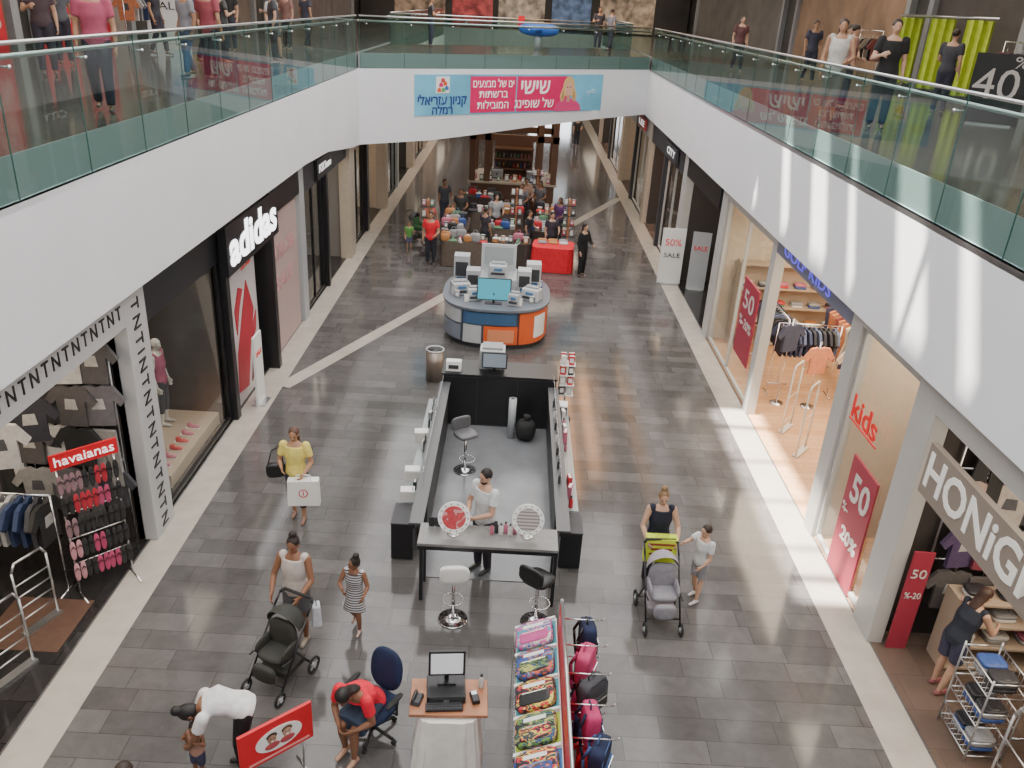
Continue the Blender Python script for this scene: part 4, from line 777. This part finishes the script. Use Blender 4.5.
panel('poster','pale pink window panel with pink lettering','poster',(-5.3,18.65,.01),L_,2.6,3.2,mat('pale_pink',(.46,.34,.32),.5),[('EXTRA 20%',.5,mat('pinklet',(.6,.3,.32),.5),0,2.3,1.9),('SALE',.5,MC['pinklet'],0,1.6,1.4)])
panel('sign_stand','white standing poster frame by shop entrance','sign',(-4.98,15.3,0.005),L_,.5,1.5,paper,[('SALE',.15,tr,0,1.1,.35)],.04,None,True)
panel('shop_sign','black shop sign with white lettering','sign',(-5.15,22.5,3.3),L_,1.8,.5,black,[('FOX home',.3,tw,0,.25,1.4)],.1)
panel('shop_sign','red window letters on glass','sign',(5.22,10.65,2.42),R_,1.0,.02,red,[('kids',.5,tr,0,.22,.9,.008)],.02)
panel('poster','dark pink discount poster with white numbers in window','poster',(5.31,10.40,.01),R_,.9,1.95,pink,[('50',.62,tg,.05,1.5,.62,.01),('%-',.2,tg,-.3,1.1,.22),('20%',.3,tg,.05,.72,.6,.01)])
panel('poster','dark pink discount poster with white numbers in window','poster',(5.31,17.35,.75),R_,1.2,1.75,pink,[('50',.6,tg,0,1.3,.8),('%-20%',.3,tg,0,.8,1.0)])
panel('poster','narrow dark pink discount poster with white numbers at shop edge','poster',(5.60,8.92,.005),0,.27,1.6,pink,[('50',.2,tg,0,1.25,.2),('%-20',.14,tg,0,.9,.22)])
panel('shop_sign','grey-taupe shop sign board with large pale lettering','sign',(5.15,6.88,2.68),R_,3.6,.66,mat('sign_taupe',(.26,.215,.18),.5),[('HONiGMAN',.62,mat('letter_cream',(.72,.70,.66),.4,emit=.25),-.05,.33,3.35,.012)],.08)
t=thing('shop_sign','thin purple-blue lit shop lettering on dark band','sign',(5.23,14.2,3.6),R_); text('GOLF KIDS',.34,mat('blue_neon',(.12,.10,.70),.4,emit=.9),t,(0,-.005,.2),width=2.6,height=.22)
panel('sign_stand','tall white roll-up advertisement with red text','sign',(5.0,25.1,.01),0,.72,1.75,paper,[('50%',.3,tr,0,1.3,.5),('SALE',.2,tb,0,.9,.5)],.03,None,True)
panel('sign_stand','tall grey roll-up advertisement','sign',(5.75,24.6,.01),-.2,.55,1.8,lgrey,[('SALE',.2,tr,0,1.3,.4)],.03,None,True)
for s,y,c,txt in((-1,28,(.5,.1,.1),'ZIP'),(-1,37,(.1,.1,.12),'MANGO'),(1,28,(.05,.05,.06),'CITY'),(1,35.5,(.4,.05,.05),'LEE'),(1,45,(.3,.3,.3),'OPTICA')):
    panel('shop_sign','shop sign over far entrance with white lettering','sign',(s*5.12,y,3.35),L_ if s<0 else R_,2.0,.45,mat('sgn%d'%int(y*s),c,.5),[(txt,.32,tw,0,.22,1.5)],.08)
t=thing('banner','long blue and red advertising banner with white lettering','banner',(*A(-.15,-.03),4.22),math.atan(.75))
bb_=mat('banner_blue',(.16,.48,.68),.6,noise=.25,scale=.6); hl=mat('banner_letter',(.85,.85,.85),.6,emit=.25)
m=M(); m.bb((-4.06,0,0),(4.06,.02,1.28),bb_); m.obj('cloth',t)
m=M(); m.bb((-1.9,-.012,.05),(.0,.0,1.22),bred); m.obj('printed_block',t); m=M(); m.bb((.06,-.012,.05),(2.5,.0,1.22),bred); m.obj('printed_block',t)
bn=mat('banner_navy',(.03,.05,.25),.6)
text(heb('קניון עזריאלי'),.42,bn,t,(-3.0,-.015,.47),width=1.9,bold=.006); text(heb('רמלה'),.36,bn,t,(-3.0,-.015,.15),width=.8,bold=.006)
m=M(); m.bb((-3.26,-.012,.70),(-2.74,.0,1.22),paper); m.obj('logo_box',t)
for px_,pz_,mt_ in((-.14,.74,orange),(.02,.74,mat('logo_green',(.1,.4,.12),.6)),(.15,.80,mat('logo_blue',(.05,.15,.5),.6)),(-.07,.90,bred),(.09,.94,orange),(0,1.04,MC['logo_red'])):
    m=M(); m.xz([(-3.0+px_-.07,pz_),(-3.0+px_+.07,pz_),(-3.0+px_+.07,pz_+.09),(-3.0+px_,pz_+.14),(-3.0+px_-.07,pz_+.09)],-.024,-.013,mt_); m.obj('logo',t)
text(heb('ים של מבצעים'),.36,hl,t,(-.95,-.02,.98),width=1.7); text(heb('ברשתות'),.36,hl,t,(-.95,-.02,.64)); text(heb('המובילות'),.36,hl,t,(-.95,-.02,.28))
text(heb('שישי'),.72,hl,t,(.85,-.02,.86),bold=.008); text(heb('של שופינג'),.44,hl,t,(.85,-.02,.30))
def ell(cx,cz,rx,rz_,n=20): return [(cx+rx*math.cos(2*pi*i/n),cz+rz_*math.sin(2*pi*i/n)) for i in range(n)]
hy=mat('blonde_print',(.72,.50,.22),.6); hy2=mat('blonde_dark_print',(.50,.31,.12),.6); fc=mat('face_print',(.76,.45,.33),.6); fs=mat('face_shade_print',(.60,.31,.23),.6)
for P,mt,o in (([(1.75,.02),(3.05,.02),(2.98,.22),(2.75,.40),(2.5,.46),(2.3,.46),(2.05,.40),(1.82,.22)],mat('pink_top_print',(.75,.06,.22),.6),.014),
  (ell(2.4,.86,.27,.36),hy,.016),([(2.13,.86),(2.67,.86),(2.80,.55),(2.72,.33),(2.6,.42),(2.55,.6),(2.25,.6),(2.2,.42),(2.08,.33),(2.0,.55)],hy,.018),([(2.16,.8),(2.2,.5),(2.12,.36),(2.06,.5)],hy2,.020),([(2.64,.8),(2.6,.5),(2.68,.36),(2.74,.5)],hy2,.020),
  ([(2.32,.34),(2.48,.34),(2.47,.62),(2.33,.62)],fs,.022),(ell(2.4,.80,.175,.24),fc,.025),([(2.22,.88),(2.25,1.05),(2.4,1.10),(2.55,1.05),(2.58,.88),(2.50,1.0),(2.36,1.01)],hy,.028),
  (ell(2.33,.84,.034,.018,10),tb,.029),(ell(2.47,.84,.034,.018,10),tb,.029),(ell(2.33,.88,.04,.008,10),hy2,.029),(ell(2.47,.88,.04,.008,10),hy2,.029),(ell(2.4,.755,.022,.014,10),fs,.029),(ell(2.4,.68,.075,.032,12),mat('lip_print',(.6,.06,.1),.6),.029),(ell(2.4,.684,.058,.016,12),paper,.032)):
    M().xz(P,-o-.004,-o,mt).obj('printed_portrait',t)
text(heb('סייל'),.26,mat('banner_lightblue',(.65,.80,.88),.6),t,(3.5,-.012,.66),ry=-.3)
# ---------------------------------------------------------------- clothing in shops
GA={}
def garment(c,loc,rz,label,group,kind='shirt'):
    k=(c,kind)
    if k not in GA:
        m=M(); q=cm(c)
        if kind=='shirt':
            P=[(-.19,-.62),(.19,-.62),(.2,-.22),(.29,-.32),(.36,-.24),(.22,-.03),(.08,0),(0,-.04),(-.08,0),(-.22,-.03),(-.36,-.24),(-.29,-.32),(-.2,-.22)]
        elif kind=='dress': P=[(-.26,-.95),(.26,-.95),(.15,-.4),(.19,-.05),(.07,0),(-.07,0),(-.19,-.05),(-.15,-.4)]
        else: P=[(-.2,-.95),(-.03,-.95),(0,-.3),(.03,-.95),(.2,-.95),(.17,-.05),(-.17,-.05)]
        m.xz(P,-.03,.03,q); m.tube([(0,0,-.02),(0,0,.06),(.03,0,.09),(.0,0,.11)],.004,chrome,5)
        if kind=='shirt' and (c[0]*100)%2<1: m.xz([(-.09,-.36),(.09,-.36),(.07,-.2),(-.07,-.2)],-.034,-.03,cm((.5,.48,.45) if c[0]<.2 else (.08,.08,.09)))
        GA[k]=m.mesh('garment')
    nm={'shirt':'hanging_shirt','dress':'hanging_dress','pants':'hanging_trousers'}[kind]
    o=bpy.data.objects.new(nm,GA[k]); COL.objects.link(o); o.location=loc; o.rotation_euler=(0,0,rz); o['label']=label; o['category']='garment'; o['group']=group; return o
def rail(label,x,y,rz,L,n,cols,z=1.5,kind='shirt',group='garments on clothing rails',legs=True):
    t=thing('clothing_rail',label,'clothes rail',(x,y,0),rz); m=M(); m.tube([(-L/2,0,z+.1),(L/2,0,z+.1)],.014,chrome); m.obj('bar',t)
    for sx in(-1,1): m=M(); m.tube([(sx*L/2,0,z+.1),(sx*L/2,0,.02)],.014,chrome); m.tube([(sx*L/2,-.22,.02),(sx*L/2,.22,.02)],.014,chrome); m.obj('stand',t)
    for i in range(n):
        u=-L/2+.1+(L-.2)*i/max(1,n-1); c=random.choice(cols); garment(c,(x+u*math.cos(rz),y+u*math.sin(rz),z),rz+pi/2+random.uniform(-.15,.15),'%s on hanger from chrome shop rail'%kind,group,kind)
DK=[(.02,.02,.025),(.05,.05,.06),(.03,.05,.12),(.25,.25,.26),(.5,.5,.5)]; PK=[(.5,.08,.16),(.5,.35,.3),(.05,.05,.07),(.4,.04,.05),(.6,.56,.52)]; WM=[(.5,.2,.1),(.6,.54,.44),(.05,.05,.1),(.25,.07,.06),(.36,.28,.2)]
rail('chrome rail with dark shirts near shop opening',-6.6,6.6,pi/2,1.8,12,DK,1.7)
def wallrack(x,y,n,dx,rows,cols,label):
    t=thing('wall_rack',label,'rack',(x,y,0)); W=n*dx; m=M()
    for z in rows: m.tube([(-.3,0,z+.1),(W-.2,0,z+.1)],.014,chrome)
    for q in(-.3,W/2,W-.2): m.tube([(q,.02,0),(q,.02,max(rows)+.25)],.016,steel)
    m.obj('frame',t)
    for zi,z in enumerate(rows):
        for i in range(n):
            kd='shirt' if (i+zi)%4 else 'pants'
            garment(random.choice(cols),(x+i*dx,y-.12-.05*(i%2),z),random.uniform(-.2,.2),'%s displayed facing out on wall rack'%kd,'clothes on wall racks',kd)
wallrack(-9.1,10.36,11,.35,(3.35,2.7,2.05,1.35),[(.60,.58,.56),(.03,.03,.035),(.30,.29,.28),(.10,.09,.09),(.05,.05,.06),(.03,.03,.03),(.14,.13,.14),(.5,.47,.45)],'steel slat wall rack holding displayed shirts')
wallrack(6.15,9.16,10,.35,(3.3,2.65,1.95,1.25),[(.03,.03,.035),(.10,.09,.09),(.05,.05,.06),(.4,.3,.26),(.22,.04,.06),(.4,.36,.33),(.08,.05,.12)],'steel wall rack full of dark clothes')
rail('low chrome rail of dark garments behind sandal stand',-6.5,9.2,0,1.2,9,DK,1.45)
rail('chrome rail of black and white tops in near shop',-7.4,8.3,pi/2,1.8,12,DK,1.45)
for i,(y,c) in enumerate(((8.9,(.60,.58,.56)),(9.6,(.04,.04,.05)),(8.2,(.03,.03,.03)))):
    garment(c,(-6.2,y,2.75),.35,'tee shirt hung flat high on shop display','display shirts hung high')
    M().tube([(0,0,0),(0,0,1.13)],.004,steel,5).obj('hanging_wire',None,'thin steel wire holding display shirt from ceiling',0,(-6.2,y,2.86),0,'wire')
t=thing('display_table','low reddish wood display table with folded shirts','table',(-6.0,6.3,0)); m=M(); m.box((0,0,.62),(.8,1.3,.05),wood); m.obj('top',t)
for sx in(-1,1):
    for sy in(-1,1): m=M(); m.box((sx*.35,sy*.6,.3),(.05,.05,.6),wood); m.obj('leg',t)
goods('folded_garment',[(-6.15+i*.34,5.85+j_*.3,.645) for i in range(2) for j_ in range(4)],'on low display table','folded shirts on display table',[PAL[1],PAL[2],PAL[0],PAL[6]],0)
M().bb((-6.5,8.0,.003),(-5.45,9.0,.012),mat('brown_rug',(.10,.05,.032),.7,noise=.15)).obj('rug',None,'brown rug on dark shop floor near entrance',cat='rug')
t=thing('sandal_stand','chrome wire stand holding rows of colourful flip-flops','display stand',(-5.42,9.36,0),.785)
m=M()
for x in(-.36,.36): m.tube([(x,.05,.0),(x,.05,2.1)],.014,chrome); m.tube([(x,-.25,.015),(x,.2,.015)],.014,chrome)
for z in(.5,.9,1.3,1.7,2.05): m.tube([(-.36,.05,z),(.36,.05,z)],.01,chrome)
m.obj('frame',t)
cs,sn=math.cos(.785),math.sin(.785); sfc=[(.5,.07,.16),(.03,.03,.03),(.5,.03,.05),(.6,.3,.33),(.3,.18,.2),(.03,.03,.03)]
FM={}
for zi,z in enumerate((.52,.87,1.22,1.57,1.9)):
    for i in range(5):
        c=random.choice(sfc)
        if c not in FM:
            m=M()
            for s in(-.042,.042): m.sph((s,0,-.14),(.038,.012,.15),cm(c),12,.8); m.tube([(s-.03,-.012,-.12),(s,-.03,-.06),(s+.03,-.012,-.12)],.006,black,5)
            FM[c]=m.mesh('flip_flops')
        lx=-.31+i*.155; ly=.02; o=bpy.data.objects.new('flip_flops',FM[c]); COL.objects.link(o); o.location=(-5.42+lx*cs-ly*sn,9.36+lx*sn+ly*cs,z+.0); o.rotation_euler=(0,0,.785); o['label']='pair of flip-flop sandals hanging on wire stand'; o['category']='sandals'; o['group']='flip-flops on wire stand'
def gate(label,x,y,rz,h=1.4,w=.5,mt=chrome,rungs=3,tr_=.022):
    t=thing('security_gate',label,'gate',(x,y,0),rz); m=M(); m.tube([(-w/2,0,0),(-w/2,0,h*.9),(-w/2+.06,0,h),(w/2-.06,0,h),(w/2,0,h*.9),(w/2,0,0)],tr_,mt); m.obj('frame',t)
    for i in range(rungs): z=.25+i*(h-.4)/rungs; m=M(); m.tube([(-w/2,0,z),(w/2,0,z)],.010,mt); m.obj('rung',t)
    m=M(); m.box((0,0,.02),(w+.06,.12,.04),mt); m.obj('base',t)
gate('chrome tubular display ladder near shop threshold',-5.75,7.6,1.2,1.1,.5,steel,4,.016); gate('chrome tubular display ladder near sandals',-5.9,8.5,1.2,1.1,.5,steel,4,.016)
wg=mat('gate_cream',(.62,.56,.48),.4)
for y in(14.4,15.4): gate('cream anti-theft gate at shop entrance',5.95,y,.9,1.5,.5,wg,2,.02)
gate('cream anti-theft gate at shop entrance',5.8,12.6,.9,1.5,.5,wg,2,.02)
M().box((0,0,.12),(1.6,2.4,.24),mat('beige_plinth',(.42,.33,.25),.5)).obj('display_plinth',None,'low beige display plinth in shop window',.01,(-6.3,13.1,.003),0,'plinth')
person('white shop mannequin wearing grey top and pink leggings',(-6.2,12.6,.243),L_,1.75,mannequin=True,top=('tee',(.3,.3,.32)),bot=('capri',(.4,.08,.15)),vox=.02)
person('white shop mannequin wearing pink top',(-6.3,13.7,.243),L_,1.75,mannequin=True,top=('tank',(.4,.1,.17)),bot=('capri',(.05,.05,.06)),vox=.02)
person('white shop mannequin wearing black sportswear',(-6.6,11.7,.003),L_,1.75,mannequin=True,top=('tee',(.03,.03,.03)),bot=('capri',(.05,.05,.06)),vox=.02)
goods('shoe',[(-5.75,12.2+i*.28,.243) for i in range(6)],'on beige window plinth','trainers on window plinth',[PAL[5],PAL[0]],L_)
rail('chrome rail of sportswear behind window',-7.8,12.8,pi/2,2.4,10,[(.4,.08,.15),(.05,.05,.06),(.3,.3,.3)],1.5)
rail('chrome rail with garments in shop',-6.8,22,pi/2,2.2,8,WM,1.5); rail('chrome rail with garments in shop',-6.6,28,pi/2,2.2,7,PK,1.5)
person('white shop mannequin in window wearing red dress',(-6.0,21.4,.003),L_,1.75,mannequin=True,top=('tee',(.4,.04,.06)),bot=('skirt',(.4,.04,.06)),vox=.026)
rail('chrome rail of pink and red garments near entrance',6.8,5.4,pi/2,2.0,12,PK,1.5); rail('chrome rail of striped garments mid shop',7.6,7.0,pi/2,1.6,12,WM,1.5); rail('chrome rail of dark garments inside shop',6.6,6.85,pi/2,1.1,10,DK+PK,1.35)
def shelving(label,x,y,rz,w=1.8,zs=(.05,.55,1.05,1.55,2.15),mt=paper,cols=PAL,k_=2,hh=2.2):
    t=thing('shelving_unit',label,'shelf',(x,y,0),rz); m=M()
    for q in(-w/2,w/2): m.box((q,0,hh/2),(.03,.4,hh),mt)
    m.box((0,.19,hh/2),(w,.02,hh),mt); m.obj('carcass',t)
    for z in zs: m=M(); m.box((0,0,z),(w,.4,.03),mt); m.obj('shelf',t)
    c,s=math.cos(rz),math.sin(rz); n=int(w/.42)
    for i in range(n):
        lx=-w/2+.24+i*(w-.4)/max(1,n-1)
        for z in zs[1:]:
            if z>2: continue
            for k in range(k_): goods('folded_garment',[(x+lx*c,y+lx*s,z+.016+k*.06)],'stacked on shelving unit','folded clothes on shelving units',cols,rz)
bsh=mat('shelf_beige',(.44,.34,.25),.5)
shelving('beige shelving at back of lit shop',10.5,14.5,R_,4.6,mt=bsh,k_=1); shelving('beige shelving unit at far wall of lit shop',7.6,20.3,0,3.6,mt=bsh)
shelving('cream shelving behind kids window',8.0,10.4,R_,1.8,mt=bsh,k_=1)
shelving('low light wood shelving of folded clothes near shop entrance',6.7,8.72,0,1.3,(.05,.4,.75,1.1),bsh,[PAL[2],PAL[6],PAL[1],PAL[5]],2,1.12)
t=thing('basket_stand','tall chrome stand with wire baskets of folded blue clothes','display stand',(5.85,7.35,0),R_)
m=M()
for x in(-.32,.32):
    for y in(-.22,.22): m.tube([(x,y,0),(x,y,1.25)],.012,steel)
m.obj('frame',t)
for z in(.3,.75,1.2):
    m=M(); m.tube([(-.32,-.22,z),(.32,-.22,z),(.32,.22,z),(-.32,.22,z),(-.32,-.22,z)],.010,steel); m.tube([(-.32,-.22,z-.2),(.32,-.22,z-.2),(.32,.22,z-.2),(-.32,.22,z-.2),(-.32,-.22,z-.2)],.008,steel)
    for i in range(9): xx=-.32+i*.08; m.tube([(xx,-.22,z),(xx,-.22,z-.2),(xx,.22,z-.2),(xx,.22,z)],.004,steel,5)
    m.obj('basket',t)
goods('folded_garment',[(5.85+.0,7.2+.25*k,z-.19+.06*q) for k in range(2) for z in(.3,.75,1.2) for q in range(3)],'in wire basket','folded clothes in wire baskets',[PAL[3],PAL[6],PAL[2]],0)
gate('chrome anti-theft gate at shop entrance',5.6,6.3,pi/2,1.4,.5,steel,3,.018)
person('child mannequin in kids window wearing orange tee',(6.2,10.0,.003),R_,1.25,mannequin=True,top=('tee',(.55,.2,.08)),bot=('shorts',(.05,.1,.3)),vox=.02)
person('child mannequin in kids window wearing red tee',(6.2,11.0,.003),R_,1.25,mannequin=True,top=('tee',(.5,.05,.08)),bot=('shorts',(.3,.3,.3)),vox=.02)
rail('rail of small clothes behind window',7.0,10.4,pi/2,1.4,10,WM,1.4)
BL=[(.03,.04,.09),(.03,.03,.035),(.08,.1,.18),(.02,.02,.03)]
rail('chrome rail of dark blue clothes facing entrance',6.7,17.2,0,1.4,12,BL,1.6); rail('chrome rail of dark blue clothes near window',6.4,18.6,pi/2,1.8,11,BL,1.5); rail('chrome rail of coloured clothes in shop',7.7,14.6,pi/2,2.2,12,WM,1.5); rail('chrome rail of coloured clothes by side wall',6.9,12.1,0,1.8,10,WM+BL,1.5); rail('rail of dresses behind pale window',7.8,17.6,pi/2,2.6,12,WM,1.6,'dress')
def dstand(x,y,z,rz,c):
    t=thing('garment_stand','single-arm steel stand presenting one top','display stand',(x,y,0)); m=M(); m.cyl((0,.06,0),(0,.06,z+.1),.012,chrome); m.cyl((0,.06,0),(0,.06,.02),.15,chrome,n=20); m.tube([(0,.06,z+.1),(0,0,z+.11)],.008,chrome); m.obj('stand',t); garment(c,(x,y,z),rz,'top on hanger facing corridor','display tops')
dstand(6.75,16.5,1.45,.2,(.65,.26,.15)); dstand(6.1,16.6,1.9,.4,(.05,.06,.1)); dstand(7.4,16.3,1.5,.1,(.6,.5,.4))
person('white shop mannequin in pale window wearing orange dress',(5.95,19.9,.003),R_,1.75,mannequin=True,top=('tee',(.6,.2,.1)),bot=('skirt',(.6,.2,.1)),vox=.024)
rail('rail of clothes in dark shop',6.8,22.5,pi/2,1.8,8,PK,1.5); rail('rail of clothes in shop',6.8,28,pi/2,2.2,7,PK,1.5)
# ---------------------------------------------------------------- upper gallery shops
def upshop(s,y0,y1,col,em=.35):
    m=M(); m.bb((s*11.44,y0,6.15),(s*11.49,y1,9.2),mat('upper_shop_%d_%d'%(y0*10,s),col,.4,noise=.35,scale=1.0,emit=em)); struct('window_4',m)
    m=M()
    for y in(y0,y1): m.bb((s*11.3,y-.15,6.1),(s*11.5,y+.15,9.3),grey)
    struct('trim_7',m)
for y0,y1,c in((3,8,(.08,.06,.05)),(9,14,(.10,.07,.05)),(15,20,(.13,.09,.07)),(21,26,(.20,.16,.13)),(28,38,(.12,.09,.07)),(40,60,(.1,.08,.07))): upshop(-1,y0,y1,c)
for y0,y1,c in((4,9,(.08,.06,.05)),(10,14,(.10,.06,.05)),(15,19.5,(.24,.13,.07)),(20.5,25.5,(.05,.04,.035)),(27,38,(.20,.12,.07)),(40,60,(.08,.07,.06))): upshop(1,y0,y1,c)
for y in(16.0,18.6,21.6,23.6): panel('sale_poster','red sale poster with white numbers in upper shop window','poster',(-11.25,y,6.12),L_,1.6,2.3,mat('sale_red',(.5,.012,.025),.5,emit=.15),[('50%',.7,tg,0,.75,1.3),('SALE',.3,tg,0,1.45,1.1),('50%',.4,tg,0,1.9,.8)])
panel('sale_poster','white and blue advertising column poster on gallery','poster',(-10.6,26.8,6.1),.6,1.2,2.6,paper,[('SALE',.3,tb,0,1.0,.8)],.03,shapes([([(-.5,1.2),(.5,1.2),(.5,1.8),(-.5,1.8)],MC['logo_blue'],.016)]))
panel('sale_poster','black poster with pale numbers on upper gallery','poster',(9.3,17.2,6.105),-.5,1.0,1.3,black,[('40',.8,tg,-.05,.72,.8),('%',.3,tg,.3,1.15,.25)],.03,None,True)
limec=mat('lime_curtain',(.50,.62,.06),.8,noise=.1)
for i in range(3):
    m=M(); r=[]
    for z in(0,1.7): r.append([V((-.30+.60*k/12,.06*math.sin(k*1.6),z)) for k in range(13)]+[V((.30-.60*k/12,.06*math.sin((12-k)*1.6)+.02,z)) for k in range(13)])
    m.loft(r,limec,False); m.obj('curtain',None,'bright lime green curtain hanging in upper shop',0,(10.8,21.5+i*1.9,6.3),-.45,'curtain','lime curtains in upper shop')
t=thing('curtain_rod','long steel rod above lime curtains','curtain rod',(10.8,23.4,8.05),pi/2); M().tube([(-2.7,0,0),(2.7,0,0)],.03,steel).obj('rod',t)
def urail(s,y,x=10.2,cols=None): 
    t=thing('clothing_rail','clothes rail outside upper gallery shop','clothes rail',(s*x,y,6.1),pi/2); m=M(); m.tube([(-.9,0,0),(-.9,0,1.5),(.9,0,1.5),(.9,0,0)],.015,chrome); m.obj('frame',t)
    for i in range(6): garment(random.choice(cols or WM+DK+DK),(s*x,y-.75+i*.3,7.38),random.uniform(-.3,.3),'shirt on rail of upper gallery shop','garments on upper gallery rails')
for s,y in((1,14.2),(1,16.6),(1,18.9),(1,27.5),(-1,24.8)): urail(s,y,10.6)
t=thing('ride_on_plane','blue toy plane ride on bridge','ride',(.6,35.2,6.1),1.2)
m=M(); m.sph((0,0,.75),(.28,.85,.25),mat('plane_blue',(.03,.12,.5),.4),16,.8); m.obj('fuselage',t); m=M(); m.box((0,-.1,.75),(1.7,.3,.05),MC['plane_blue']); m.obj('wing',t,None,.01); m=M(); m.box((0,.75,1.0),(.05,.25,.4),red); m.obj('tail',t); m=M(); m.cyl((0,0,0),(0,0,.6),.15,lgrey); m.obj('pedestal',t)
